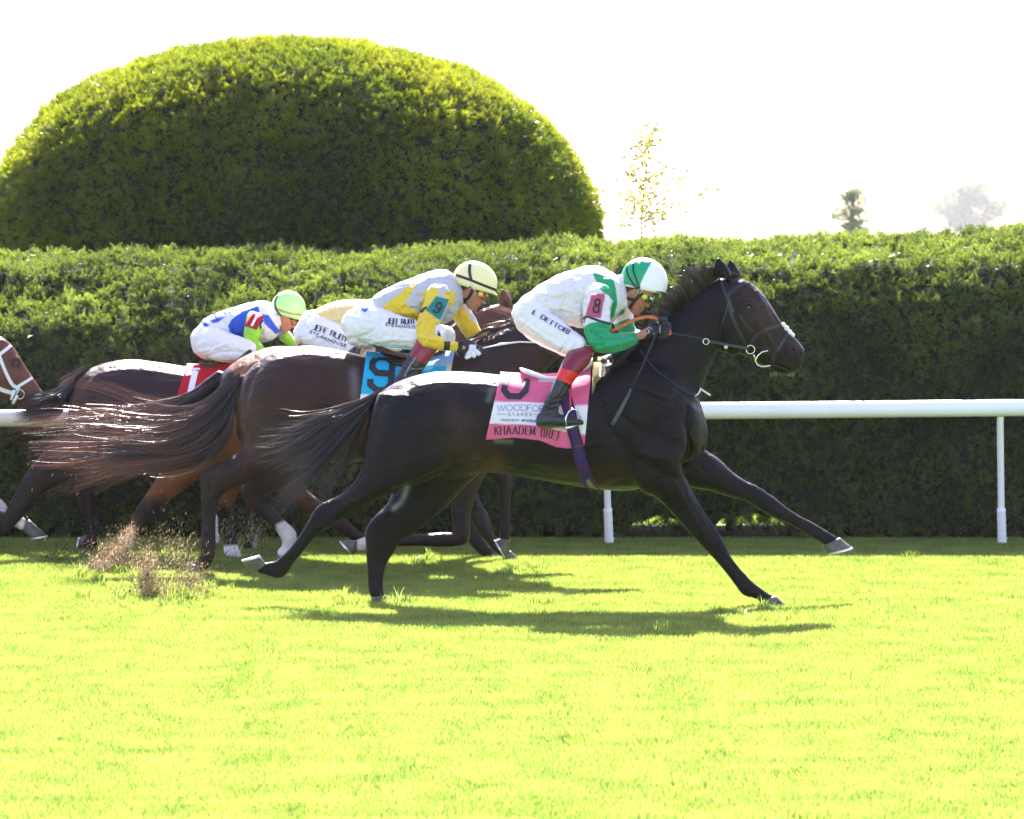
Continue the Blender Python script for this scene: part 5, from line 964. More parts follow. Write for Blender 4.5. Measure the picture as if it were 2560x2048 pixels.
TJA = bvh(jm)
bm = patch4(TJA, (1480, 736), (1511, 735), (1501, 796), (1465, 790), .006, .003); ab = obj('armband', bm, mat('pink_band', (.72, .15, .28), .6), pA)
tab = bvh(ab.data); bm = bmesh.new()
for cy, r_ in ((756, 7), (773, 8)): ribbon(bm, tab, [(1492 + (764 - cy) * .18 + r_ * x, cy + r_ * y) for x, y in ((0, -1), (.75, -.9), (.9, 0), (.6, 1), (-.3, 1), (-.8, .7), (-.8, -.5), (-.3, -1), (.2, -1))], 4.6, .003, 2)
obj('armband_number', bm, M['ink'], ab, False)
bm = bmesh.new(); ribbon(bm, TJA, catmull([(1458, 806), (1466, 792), (1490, 800), (1526, 810)], 4), 5, .005, 3, True); obj('armband_strap', bm, M['black'], pA, False)
thA = [(1318, 790, 36, .9, -.09), (1350, 812, 40, .85, -.13), (1390, 836, 38, .85, -.18), (1425, 858, 31, .9, -.225), (1448, 868, 27, 1, -.25)]
brA, bme = garment('breeches', YA, [[(1292, 760, 1286, 800, .10), (1312, 738, 1296, 826, .15), (1340, 728, 1330, 840, .16), (1372, 735, 1370, 835, .15)]], [thA, [(x, y + 6, r, a, -d) for x, y, r, a, d in thA]], .0055, M['breech'], pA, (.82, .80, .82), [],
    [([(1300, 800), (1345, 830), (1400, 868)], 4, 4), ([(1296, 815), (1340, 850), (1400, 880)], 5, -4), ([(1330, 780), (1320, 800), (1300, 822)], 4, -5), ([(1420, 850), (1400, 880)], 3, -5), ([(1435, 858), (1412, 888)], 3, 5), ([(1350, 790), (1335, 830)], 5, -3), ([(1380, 812), (1372, 850)], 5, 3)])
TBA = bvh(bme); bm = bmesh.new(); text(bm, TBA, 'L. DETTORI', [(1332, 786), (1352, 797), (1385, 817), (1420, 836)], 10, 2.6, .2, True); obj('name_print', bm, M['navy'], brA, False)['kind'] = 'stuff'
lowA = [(1483, 868, 1418, 884, .062, -.29), (1484, 886, 1410, 897, .066, -.31), (1470, 913, 1401, 916, .064, -.325), (1448, 938, 1392, 938, .06, -.335), (1434, 956, 1385, 952, .056, -.34), (1420, 980, 1374, 976, .05, -.345), (1407, 998, 1364, 1000, .043, -.35), (1398, 1014, 1356, 1018, .038, -.35), (1396, 1032, 1349, 1036, .038, -.352)]
ftA = [(1346, 1034, 1345, 1068, .03, -.352), (1362, 1026, 1364, 1071, .037, -.352), (1388, 1030, 1388, 1070, .038, -.357), (1412, 1040, 1412, 1068, .04, -.365), (1436, 1045, 1438, 1064, .038, -.372), (1456, 1050, 1456, 1062, .028, -.378)]
mirr = lambda st: [tuple(s[:5]) + (-s[5],) for s in st]
MAR = (.17, .004, .022)
cols = [('p', [(1370, 700), (1500, 850), (1500, 950), (1445, 934), (1397, 917), (1370, 910)], MAR, 1.), ('p', [(1385, 914), (1397, 917), (1450, 935), (1470, 945), (1430, 964), (1389, 946), (1375, 940)], (.62, .015, .015), .8), ('p', [(1330, 1064), (1360, 1066), (1412, 1066), (1412, 1080), (1340, 1080)], (.16, .15, .06), 1.2)]
for st1, st2 in ((lowA, ftA), (mirr(lowA), mirr(ftA))):
    garment('boot', YA, [st1, st2], [], .0052, M['boot'], pA, (.012, .013, .02), cols, [([(1360, 1005), (1380, 1012), (1400, 1006)], 2.5, -5), ([(1352, 1020), (1378, 1026), (1398, 1020)], 2.5, -5), ([(1356, 1013), (1380, 1018), (1400, 1013)], 3, 4), ([(1365, 992), (1385, 1000), (1405, 995)], 2.5, -4), ([(1392, 950), (1380, 985)], 3, 4), ([(1343, 1063), (1400, 1066)], 2, 3), ([(1415, 965), (1400, 990), (1385, 1000)], 3, -4), ([(1390, 945), (1428, 962)], 2, 3)])
glove(YA, [(1606, 830, 1612, 850, .022), (1622, 812, 1626, 846, .032), (1645, 803, 1650, 842, .036), (1660, 804, 1664, 838, .03), (1668, 810, 1670, 830, .02)],
    [[(1655, 808, 8, -.02), (1671, 812, 8, -.045), (1672, 824, 7, -.055), (1660, 828, 6, -.06)], [(1655, 816, 8, -.02), (1673, 820, 8, -.045), (1672, 832, 7, -.055), (1659, 835, 6, -.06)], [(1652, 826, 8, -.02), (1670, 829, 8, -.042), (1667, 839, 7, -.05), (1655, 841, 6, -.055)], [(1648, 834, 7, -.02), (1662, 838, 7, -.04), (1658, 845, 6, -.045), (1648, 846, 5, -.045)], [(1636, 808, 8, -.02), (1652, 799, 7.5, -.03), (1666, 800, 6.5, -.03)]],
    (.010, .010, .016), [('l', [(1609, 838), (1612, 826), (1622, 818), (1630, 822)], (.5, .5, .55), .9), ('l', [(1643, 804), (1650, 815), (1650, 832)], (.6, .6, .65), 1.), ('l', [(1620, 824), (1624, 829), (1619, 834)], (.6, .6, .6), 1.), ('l', [(1634, 834), (1640, 838)], (.5, .5, .5), 1.)], pA, -.13)
glove(YA, [(1612, 826, 1616, 844, .02), (1630, 816, 1632, 842, .03), (1650, 812, 1652, 838, .03)], [[(1650, 815, 7, 0), (1664, 818, 7, -.02), (1662, 828, 6, -.03)], [(1650, 823, 7, 0), (1662, 827, 7, -.02), (1658, 835, 6, -.03)], [(1648, 831, 7, 0), (1658, 836, 6, -.02), (1652, 841, 5, -.03)], [(1645, 836, 6, 0), (1652, 842, 5, -.02), (1646, 845, 5, -.03)], [(1640, 814, 7, 0), (1654, 806, 6, -.02)]], (.010, .010, .016), [], pA, .11)
THA = bvh(bAme); goggles(YA, fA, 102, M['lensd'], pA, THA, LIMEC)
hlA = helmet('helmet', YA, (1606, 722), 59, 12, 78, (.80, .79, .81), [('p', [(1546, 712), (1552, 680), (1562, 664), (1576, 658), (1582, 662), (1588, 653), (1598, 660), (1604, 652), (1616, 657), (1630, 654), (1620, 672), (1610, 690), (1602, 708), (1598, 722), (1570, 712)], GRN, 1.2)], pA, peakcol=(.015, .03, .02))
thl = bvh(hlA.data); bm = bmesh.new(); ribbon(bm, thl, catmull([(1566, 664), (1569, 685), (1582, 708), (1594, 722)], 4), 4, .004, 3, True); ribbon(bm, thl, catmull([(1583, 660), (1584, 680), (1592, 702), (1601, 726)], 4), 4, .004, 3, True)
thh = bvh(hlA.data, bAme); ribbon(bm, thh, catmull([(1550, 716), (1558, 736), (1570, 746), (1588, 750)], 4), 8, .004, 3, True); ribbon(bm, thh, [(1602, 728), (1596, 742), (1586, 752), (1578, 764), (1572, 776)], 8, .004, 3, True); obj('chin_strap', bm, M['black'], hlA, False)
bm = bmesh.new(); ring(bm, hit(thh, 1599, 728, .01) or P(1599, 728, YA - .1), .011, .0022, 14, 5, (0, 1, 0)); obj('goggle_buckle', bm, M['steel'], hlA)
# whip and reins
wh = empty('riding_whip', P(1637, 842, YA - .16), 'thin dark whip with flat flap, held by the leading jockey', 'whip')
bm = bmesh.new(); tube(bm, [P(1650, 806, YA - .15), P(1643, 825, YA - .19), P(1636, 845, YA - .23), P(1606, 915, YA - .27), P(1578, 977, YA - .30)], [.007, .007, .0055, .005, .005]); obj('shaft', bm, M['leather'], wh)
bm = bmesh.new(); loft(bm, [(1580, 974, 1574, 971, .005, -.30), (1574, 990, 1567, 987, .005, -.305), (1552, 1035, 1542, 1031, .004, -.315), (1535, 1064, 1526, 1060, .003, -.32)], YA, 8, 2, 3, .1); obj('flap', bm, mat('grey_whip_leather', (.05, .055, .065), .5), wh)
rn = empty('reins', P(1700, 840, YA - .13), 'dark leather reins with orange rubber grips running to the leading black horse mouth', 'reins')
bm = bmesh.new()
def strip(bm, pts, wd):      # flat strap through px points with depth
    vs_ = [[bm.verts.new(P(x, y + s * wd / 2, YA + d + e)) for s, e in ((-1, 0), (1, 0), (1, .004), (-1, .004))] for x, y, d in pts]
    for i in range(len(vs_) - 1):
        for k in range(4): bm.faces.new((vs_[i][k], vs_[i][(k + 1) % 4], vs_[i + 1][(k + 1) % 4], vs_[i + 1][k]))
    bm.faces.new(vs_[0][::-1]); bm.faces.new(vs_[-1])
strip(bm, [(1529, 828, -.27), (1560, 812, -.28), (1590, 798, -.25), (1615, 792, -.22), (1632, 793, -.19), (1645, 798, -.17)], 8); strip(bm, [(1660, 834, -.2), (1670, 832, -.2), (1678, 832, -.2)], 11); obj('grip', bm, M['orange'], rn, False)
bm = bmesh.new(); strip(bm, [(1676, 832, -.195), (1720, 840, -.18), (1768, 850, -.165)], 3.2); strip(bm, [(1766, 852, -.165), (1810, 861, -.15), (1868, 871, -.12)], 7); obj('strap', bm, M['leather'], rn, False)
bm = bmesh.new(); ring(bm, P(1765, 854, YA - .17), .018, .003, 18, 6); obj('ring', bm, M['steel'], rn); bm = bmesh.new(); ring(bm, P(1815, 868, YA - .15), .008, .004, 10, 6); obj('ring', bm, M['steel'], rn)

# ---- rider of number 9: yellow and silver silks
pB = person(YB, (1010, 900), 'jockey in yellow and silver silks with pale yellow helmet, riding horse number 9')
YEL, SIL = (.80, .60, .03), (.52, .53, .57)
armB = [(1098, 722, 28, .95, -.17), (1094, 750, 30, .8, -.21), (1078, 790, 29, .8, -.235), (1066, 825, 26, .85, -.30), (1066, 846, 22, .9, -.36), (1090, 856, 18, 1, -.37), (1118, 863, 14, 1, -.33), (1141, 867, 12, 1, -.27)]
armBf = [(1128, 730, 26, .9, .14), (1150, 775, 25, .9, .19), (1168, 808, 24, .9, .19), (1190, 842, 19, 1, .15), (1215, 850, 13, 1, .12)]
torB = [(934, 742, 955, 786, .12), (958, 726, 985, 796, .145), (998, 706, 1022, 802, .16), (1040, 691, 1064, 808, .175), (1082, 678, 1100, 812, .185), (1112, 674, 1128, 800, .175), (1132, 684, 1142, 785, .13), (1142, 700, 1150, 768, .09)]
hdB = (1158, 763, 93, math.radians(33))
bB, bBme, fB = body(YB, pB, hdB, [[(x1 * .85 + x2 * .15, y1 * .85 + y2 * .15, x1 * .15 + x2 * .85, y1 * .15 + y2 * .85, w_ * .75) for x1, y1, x2, y2, w_ in torB]],
    [[(x, y, r * .55, a, b) for x, y, r, a, b in armB] + [(1150, 870, 8, 1, -.25)], [(x, y, r * .55, a, b) for x, y, r, a, b in armBf], [(905, 800, 32, 1, -.08), (1000, 830, 24, 1, -.18), (1092, 838, 20, 1, -.27), (1045, 900, 15, 1, -.31), (1000, 970, 10, 1, -.33)], [(905, 800, 32, 1, .08), (1000, 830, 24, 1, .18), (1092, 838, 20, 1, .27), (1045, 900, 15, 1, .31), (1000, 970, 10, 1, .33)]], .0045)
jkB, jmB = garment('jacket', YB, [torB], [armB, armBf], .0056, M['silk'], pB, SIL, [
    ('p', [(955, 770), (985, 745), (1015, 720), (1045, 702), (1030, 730), (1012, 760), (1040, 775), (1056, 792), (1056, 812), (985, 800), (962, 790)], YEL, 1.3), ('p', [(1066, 725), (1082, 716), (1096, 722), (1096, 745), (1070, 780), (1085, 790), (1100, 806), (1100, 830), (1160, 850), (1160, 890), (1060, 890), (1030, 850), (1045, 790), (1055, 760), (1058, 735)], YEL, 1.3),
    ('p', [(1106, 735), (1132, 722), (1138, 742), (1134, 760), (1122, 768), (1112, 745)], YEL, 1.3), ('p', [(1138, 780), (1150, 770), (1162, 772), (1180, 800), (1230, 840), (1240, 880), (1120, 880), (1112, 812), (1130, 800)], YEL, 1.3), ('p', [(1096, 806), (1120, 806), (1138, 796), (1136, 806), (1118, 816), (1100, 816)], YEL, 1.3)],
    [([(1056, 760), (1048, 800), (1046, 830)], 3.5, -8), ([(1010, 770), (1040, 772), (1058, 778)], 4, -5), ([(985, 790), (1020, 782), (1050, 790)], 4, 5), ([(1060, 820), (1085, 815), (1100, 808)], 3.5, -5), ([(1050, 842), (1080, 850), (1110, 853)], 3.5, 4), ([(1120, 775), (1108, 800)], 4, -5), ([(1028, 745), (1045, 730), (1060, 715)], 4, 3), ([(1070, 700), (1076, 740)], 4, -4), ([(1100, 700), (1118, 730)], 4, 4), ([(1140, 700), (1146, 740), (1148, 770)], 3, 4), ([(1060, 852), (1072, 838), (1078, 820)], 3, -5)])
TJB = bvh(jmB)
bm = patch4(TJB, (1091, 741), (1121, 749), (1099, 800), (1066, 776), .006, .003); ab = obj('armband', bm, mat('teal_band', (.02, .36, .36), .6), pB); tab = bvh(ab.data); bm = bmesh.new()
R2 = lambda x, y: (1096 + .82 * x - .45 * y, 771 + .45 * x + .82 * y)
ribbon(bm, tab, [R2(*q) for q in ((-9, 9), (-8, 13), (-1, 14), (4, 10), (5, -9), (1, -14), (-5, -14), (-9, -9), (-8, -2), (-2, 1), (4, 0))], 5, .003, 2); obj('armband_number', bm, M['ink'], ab, False)
bm = bmesh.new(); ribbon(bm, TJB, catmull([(1052, 782), (1060, 772), (1068, 770)], 3), 5, .005, 3, True); obj('armband_strap', bm, M['black'], pB, False); bm = bmesh.new(); ribbon(bm, TJB, [(1119, 848), (1116, 878)], 14, .005, 3, True); obj('cuff_band', bm, M['black'], pB, False)
thB = [(905, 805, 46, .75, -.10), (955, 820, 46, .75, -.14), (1010, 832, 39, .8, -.19), (1060, 838, 34, .85, -.24), (1100, 838, 26, 1, -.27)]
brB, bme = garment('breeches', YB, [[(880, 775, 858, 830, .09), (905, 752, 876, 862, .14), (945, 748, 920, 870, .16), (985, 750, 965, 860, .15)]], [thB, [(x + 24, y + 4, r, a, -d) for x, y, r, a, d in thB]], .0058, M['breech'], pB, (.82, .82, .86), [('p', [(900, 772), (912, 758), (930, 748), (924, 770), (912, 782), (903, 776)], (.02, .12, .6), 1.5), ('p', [(1091, 846), (1096, 824), (1102, 838), (1100, 850)], (.012, .012, .02), 1.)],
    [([(870, 850), (930, 830), (960, 780)], 5, -5), ([(900, 868), (960, 850), (1030, 850)], 5, 4), ([(940, 800), (925, 850)], 5, -4), ([(985, 800), (975, 850)], 5, 3), ([(1085, 815), (1080, 850)], 4, -3), ([(880, 790), (925, 800), (960, 785)], 5, 4)])
tb = bvh(bme); bm = bmesh.new(); text(bm, tb, "JEFF RUBY'S", [(968, 808), (1000, 811), (1050, 812)], 12, 2.5, .15, True); text(bm, tb, 'STEAKHOUSE', [(964, 814), (1000, 820), (1046, 822)], 6.5, 1.5, .35); obj('sponsor_print', bm, M['ink'], brB, False)['kind'] = 'stuff'
lowB = [(1112, 842, 1040, 848, .062, -.29), (1100, 866, 1034, 865, .064, -.31), (1082, 890, 1022, 886, .06, -.325), (1066, 915, 1004, 917, .056, -.335), (1046, 942, 988, 944, .05, -.34), (1022, 970, 978, 968, .042, -.35), (1010, 990, 970, 992, .038, -.35)]
ftB = [(962, 992, 960, 1022, .03, -.35), (985, 985, 985, 1026, .037, -.355), (1015, 992, 1015, 1025, .038, -.36), (1045, 1000, 1046, 1020, .036, -.37), (1062, 1006, 1062, 1017, .028, -.375)]
for st1, st2 in ((lowB, ftB), (mirr(lowB), mirr(ftB))):
    garment('boot', YB, [st1, st2], [], .006, M['boot'], pB, (.013, .014, .02), [('p', [(1000, 830), (1130, 820), (1130, 905), (1062, 912), (1022, 886), (1010, 870)], (.22, .012, .025), 1.2), ('l', catmull([(1038, 895), (1022, 920), (1012, 940)], 3), (.25, .24, .22), 1.3), ('l', catmull([(1068, 905), (1062, 920), (1030, 922)], 3), (.2, .19, .17), 1.2)], [([(1000, 930), (1025, 935), (1045, 925)], 3, -5), ([(990, 945), (1015, 950), (1038, 940)], 3, 4), ([(1035, 893), (1015, 935)], 3, 4)])
glove(YB, [(1142, 858, 1140, 878, .022), (1152, 855, 1150, 888, .03), (1165, 857, 1164, 890, .032), (1174, 862, 1174, 886, .026)],
    [[(1170, 864, 6.5, 0), (1188, 866, 6, -.02), (1203, 873, 5.5, -.03), (1202, 883, 5, -.035)], [(1172, 869, 6.5, 0), (1186, 874, 6, -.025), (1198, 886, 5.5, -.035)], [(1172, 876, 6.5, 0), (1181, 883, 6, -.025), (1186, 892, 5.5, -.03)], [(1168, 882, 6, 0), (1174, 890, 6, -.02), (1165, 895, 5, -.03)], [(1156, 858, 6.5, 0), (1174, 856, 6, .02), (1188, 862, 5.5, .02)]],
    (.012, .012, .018), [('p', [(1174, 862), (1190, 862), (1200, 878), (1205, 890), (1190, 900), (1155, 902), (1165, 884), (1172, 875)], (.75, .75, .78), 1.2), ('p', [(1190, 860), (1212, 866), (1212, 880), (1202, 880), (1190, 872)], (.015, .015, .02), 1.2), ('l', [(1158, 866), (1162, 870), (1157, 872)], (.7, .3, .1), 1.5)], pB, -.25)
THB = bvh(bBme); goggles(YB, fB, 93, M['lens'], pB, THB, GOLDC)
hlB = helmet('helmet', YB, (1183, 719), 56, 16, 66, (.80, .76, .36), [], pB, peakcol=(.80, .76, .40))
thl = bvh(hlB.data, bBme); bm = bmesh.new(); ribbon(bm, thl, catmull([(1141, 688), (1170, 698), (1205, 712), (1239, 725)], 4), 6.5, .004, 3, True); ribbon(bm, thl, catmull([(1175, 661), (1174, 680), (1178, 700)], 4), 7, .004, 3, True)
ribbon(bm, thl, catmull([(1140, 708), (1144, 732), (1156, 748), (1170, 746), (1182, 724)], 4), 8, .004, 3, True); ribbon(bm, thl, [(1160, 748), (1163, 762)], 6, .004, 3, True); obj('chin_strap', bm, M['black'], hlB, False)
bm = bmesh.new()
for x, y in ((1178, 712), (1188, 722)): ring(bm, hit(thl, x, y, .008) or P(x, y, YB - .1), .009, .002, 12, 5, (0, 1, 0))
obj('goggle_buckle', bm, M['steel'], hlB)
wb = empty('reins', P(1205, 872, YB - .2), 'pale rope-like rein from the yellow-sleeved rider forward over the dark brown neck', 'reins'); bm = bmesh.new(); tube(bm, [P(1198, 872, YB - .29), P(1240, 864, YB - .20), P(1250, 861, YB - .19), P(1300, 855, YB - .16), P(1380, 858, YB - .12), P(1440, 868, YB - .1)], [.005, .005, .009, .005, .005, .005]); obj('strap', bm, M['whiteleather'], wb)

# ---- rider of number 1: blue, white and lime silks
pD = person(YD, (540, 915), 'jockey in royal blue and white silks with lime sleeves and lime helmet, farthest back')
LIME, BLU = (.30, .68, .04), (.015, .09, .55)
armD = [(642, 788, 22, .95, -.15), (636, 812, 23, .85, -.19), (630, 842, 21, .85, -.21), (636, 868, 18, .9, -.2), (664, 884, 14, 1, -.18), (700, 886, 11, 1, -.14), (728, 876, 9, 1, -.12)]
armDf = [(676, 790, 22, .9, .14), (698, 824, 18, .9, .18), (718, 846, 15, 1, .16), (738, 862, 11, 1, .12)]
torD = [(508, 800, 525, 838, .11), (530, 788, 548, 842, .135), (565, 774, 584, 846, .15), (605, 763, 620, 852, .165), (640, 753, 650, 856, .175), (668, 754, 680, 850, .165), (686, 764, 694, 838, .12), (694, 776, 700, 822, .08)]
hdD = (690, 819, 80, math.radians(40))
bD, bDme, fD = body(YD, pD, hdD, [[(x1 * .85 + x2 * .15, y1 * .85 + y2 * .15, x1 * .15 + x2 * .85, y1 * .15 + y2 * .85, w_ * .75) for x1, y1, x2, y2, w_ in torD]],
    [[(x, y, r * .6, a, b) for x, y, r, a, b in armD] + [(742, 868, 8, 1, -.11)], [(x, y, r * .6, a, b) for x, y, r, a, b in armDf], [(510, 850, 28, 1, -.08), (570, 870, 22, 1, -.18), (620, 880, 18, 1, -.26), (590, 930, 14, 1, -.3), (560, 985, 10, 1, -.33)], [(510, 850, 28, 1, .08), (570, 870, 22, 1, .18), (620, 880, 18, 1, .26), (590, 930, 14, 1, .3), (560, 985, 10, 1, .33)]], .0055)
garment('jacket', YD, [torD], [armD, armDf], .0062, M['silk'], pD, (.80, .80, .84), [('p', [(524, 802), (530, 782), (575, 768), (580, 775), (560, 795), (545, 806), (532, 808)], BLU, 1.2), ('p', [(500, 790), (515, 806), (540, 830), (560, 836), (545, 842), (505, 822)], BLU, 1.2), ('p', [(570, 815), (578, 800), (600, 782), (632, 770), (645, 764), (650, 780), (625, 785), (612, 815), (608, 846), (590, 842), (575, 830)], BLU, 1.2),
    ('p', [(655, 785), (672, 788), (690, 815), (704, 830), (690, 836), (672, 820), (660, 808)], BLU, 1.2), ('p', [(686, 848), (702, 832), (718, 835), (700, 850)], BLU, 1.2), ('p', [(618, 786), (628, 777), (642, 784), (652, 800), (656, 830), (648, 862), (760, 870), (760, 900), (610, 900), (608, 850)], LIME, 1.2), ('p', [(696, 840), (716, 830), (745, 845), (748, 875), (716, 872)], LIME, 1.2)],
    [([(612, 820), (608, 850)], 3.5, -6), ([(560, 800), (600, 830)], 4, 4), ([(650, 800), (655, 835)], 3.5, -6), ([(620, 860), (650, 866)], 3, -5), ([(570, 780), (590, 820)], 4, -4)])
TJD = bvh(bpy.data.objects[[o.name for o in pD.children if o.name.startswith('jacket')][0]].data)
bm = patch4(TJD, (632, 782), (659, 793), (641, 825), (612, 815), .006, .003); ab = obj('armband', bm, mat('red_band', (.55, .015, .03), .6), pD); tab = bvh(ab.data); bm = bmesh.new(); ribbon(bm, tab, [(643, 789), (636, 802), (629, 815)], 5.5, .003, 2); ribbon(bm, tab, [(638, 789), (648, 793)], 3, .003, 2); obj('armband_number', bm, M['whiteink'], ab, False)
bm = bmesh.new(); ribbon(bm, TJD, [(656, 800), (650, 812), (652, 822)], 5, .005, 3, True); obj('armband_strap', bm, M['black'], pD, False)
thD = [(512, 848, 38, .8, -.10), (545, 862, 42, .75, -.14), (580, 872, 36, .8, -.19), (612, 874, 27, .9, -.24), (628, 876, 22, 1, -.26)]
garment('breeches', YD, [[(492, 822, 478, 852, .08), (505, 808, 484, 878, .13), (530, 802, 515, 900, .15), (560, 808, 555, 900, .14)]], [thD, [(x + 8, y, r, a, -d) for x, y, r, a, d in thD]], .0062, M['breech'], pD, (.82, .80, .84), [], [([(490, 880), (540, 870), (590, 850)], 4, 4), ([(520, 890), (560, 880), (600, 880)], 4, -4), ([(545, 840), (530, 870)], 4, -3)])
for sg in (1, -1):
    garment('boot', YD, [[(638, 866, 600, 892, .055, -.28 * sg), (622, 905, 584, 908, .055, -.31 * sg), (598, 940, 562, 938, .045, -.33 * sg), (576, 970, 546, 968, .038, -.34 * sg), (566, 990, 536, 990, .036, -.34 * sg)], [(534, 990, 533, 1016, .03, -.34 * sg), (560, 984, 560, 1018, .035, -.35 * sg), (600, 1000, 600, 1014, .03, -.36 * sg)]], [], .008, M['boot'], pD, (.013, .014, .02), [])
THD = bvh(bDme); gD = goggles(YD, fD, 86, M['lens'], pD, THD)
hlD = helmet('helmet', YD, (716, 788), 44, 17, 62, (.42, .74, .26), [('l', [(674, 766), (700, 776), (725, 784), (757, 788)], (.30, .25, .08), 2.6)], pD, wid=.095, peakcol=(.45, .76, .30), peak=6)
thl = bvh(hlD.data, bDme); bm = bmesh.new(); ribbon(bm, thl, catmull([(694, 740), (688, 756), (692, 775), (704, 790)], 4), 3, .004, 3, True); obj('helmet_cord', bm, M['black'], hlD, False); bm = bmesh.new(); ribbon(bm, thl, catmull([(675, 782), (682, 800), (694, 812), (700, 824)], 4), 7, .004, 3, True); obj('chin_strap', bm, M['black'], hlD, False)
# ---- rider of the orange bay: pale gold silks, mostly hidden
pC = person(YC, (830, 900), 'jockey in pale gold silks, mostly hidden behind the rider in yellow and silver')
torC = [(775, 782, 800, 808, .11), (800, 768, 815, 820, .14), (840, 753, 850, 840, .16), (890, 748, 905, 850, .175), (930, 752, 945, 852, .175), (960, 765, 970, 840, .13), (975, 780, 982, 825, .08)]
armC = [(930, 785, 26, .9, -.17), (935, 815, 26, .85, -.2), (935, 845, 22, .9, -.2), (965, 862, 15, 1, -.17), (1000, 868, 12, 1, -.14)]
hdC = (985, 842, 84, math.radians(35))
bC, bCme, fC = body(YC, pC, hdC, [[(x1 * .85 + x2 * .15, y1 * .85 + y2 * .15, x1 * .15 + x2 * .85, y1 * .15 + y2 * .85, w_ * .75) for x1, y1, x2, y2, w_ in torC]], [[(x, y, r * .6, a, b) for x, y, r, a, b in armC] + [(1015, 866, 8, 1, -.13)], [(x, y, r * .6, a, -b) for x, y, r, a, b in armC], [(775, 830, 28, 1, -.08), (840, 850, 22, 1, -.18), (900, 862, 18, 1, -.26), (870, 920, 14, 1, -.3), (845, 975, 10, 1, -.33)]], .0065)
garment('jacket', YC, [torC], [armC, [(x, y, r, a, -b) for x, y, r, a, b in armC]], .0075, M['silk'], pC, (.80, .62, .26), [])
thC = [(775, 822, 40, .8, -.10), (810, 838, 42, .75, -.14), (850, 852, 36, .8, -.19), (885, 862, 28, .9, -.24)]
brC, bme = garment('breeches', YC, [[(748, 805, 735, 838, .08), (762, 780, 742, 858, .13), (795, 776, 775, 866, .15), (820, 790, 810, 870, .14)]], [thC, [(x + 8, y, r, a, -d) for x, y, r, a, d in thC]], .0062, M['breech'], pC, (.82, .80, .84), [], [([(750, 850), (800, 840), (820, 820)], 4, 4)])
tb = bvh(bme); bm = bmesh.new(); text(bm, tb, "JEFF RUBY'S", [(782, 824), (815, 834), (852, 850), (880, 862)], 13, 2.4, .12, True); text(bm, tb, 'STEAKHOUSE', [(774, 832), (815, 850), (865, 868)], 6.5, 1.5, .35); obj('sponsor_print', bm, M['ink'], brC, False)['kind'] = 'stuff'
for sg in (1, -1): garment('boot', YC, [[(910, 855, 870, 880, .055, -.28 * sg), (895, 900, 858, 905, .055, -.31 * sg), (870, 945, 838, 945, .045, -.33 * sg), (850, 985, 822, 985, .036, -.34 * sg)], [(820, 985, 820, 1010, .03, -.34 * sg), (850, 980, 850, 1012, .035, -.35 * sg), (884, 994, 884, 1008, .03, -.36 * sg)]], [], .009, M['boot'], pC, (.013, .014, .02), [])
helmet('helmet', YC, (1006, 800), 46, 14, 56, (.75, .62, .3), [], pC)
# ------------------------------------------------------------------ kicked-up turf
m_dirt = mat('flying_soil', attr='Col', rough=.9, spec=.15, trans=.7)
def spray(name, label, Y, path, n, cols, smin, smax, seed, stretch=(1., 5.), dirn=(.35, .94), Yj=.12):
    """loose crumbs and fibres scattered along a px path of (x, y, spread, weight)"""
    r = np.random.default_rng(seed); path = np.array(path, float); V, T, C = [], [], []; w_ = path[:, 3] / path[:, 3].sum(); b = 0
    for k in range(n):
        i = r.choice(len(path), p=w_); q = path[i]; j = path[min(i + 1, len(path) - 1)]; t = r.random(); x = q[0] * (1 - t) + j[0] * t + r.normal(0, q[2] * (1 + 1.2 * (r.random() < .35))); y = q[1] * (1 - t) + j[1] * t + r.normal(0, q[2] * (1 + 1.2 * (r.random() < .35)))
        c = np.array(P(x, y, Y + r.normal(0, Yj))); 
        if c[2] < .01: c[2] = r.uniform(.01, .06)
        big = r.random() < .006; s = (r.uniform(.009, .018) if big else r.uniform(smin, smax) * (r.random() ** 1.5 + .35)); e = r.uniform(.8, 1.5) if big else r.uniform(*stretch); a = np.array((dirn[0] + r.normal(0, .35), r.normal(0, .3), dirn[1] + r.normal(0, .3))); a /= np.linalg.norm(a)
        p1 = np.cross(a, r.normal(size=3)); p1 /= np.linalg.norm(p1); p2 = np.cross(a, p1)
        V += [c + a * s * e, c + p1 * s * .5, c - p1 * s * .3 + p2 * s * .45, c - p1 * s * .3 - p2 * s * .45, c - a * s * e * .7]
        T += [(b, b + 1, b + 2), (b, b + 2, b + 3), (b, b + 3, b + 1), (b + 4, b + 2, b + 1), (b + 4, b + 3, b + 2), (b + 4, b + 1, b + 3)]; b += 5
        cc = np.array(cols[r.choice(len(cols))]) * r.uniform(.6, 1.35); C += [cc] * 5
    me = fastmesh(name, np.array(V), np.array(T)); setcol(me, np.array(C)); o = obj(name, me, m_dirt, None, False); tag(o, label, 'flying turf', kind='stuff'); return o
TAN = [(.62, .52, .38), (.48, .38, .26), (.72, .62, .48), (.28, .20, .13)]; GR = [(.20, .28, .04), (.12, .2, .03), (.35, .36, .08)]
spray('kicked_up_turf', 'tan soil and grass thrown up behind the hind hoof of the number 9 horse', 25.5, [(372, 1380, 9, .7), (366, 1425, 12, 1.2), (372, 1470, 14, 1.3), (400, 1495, 22, 1.2), (450, 1490, 22, .9), (490, 1470, 18, .6), (470, 1430, 22, .35), (430, 1370, 26, .3)], 16000, TAN + GR[:1], .0013, .0045, 1)
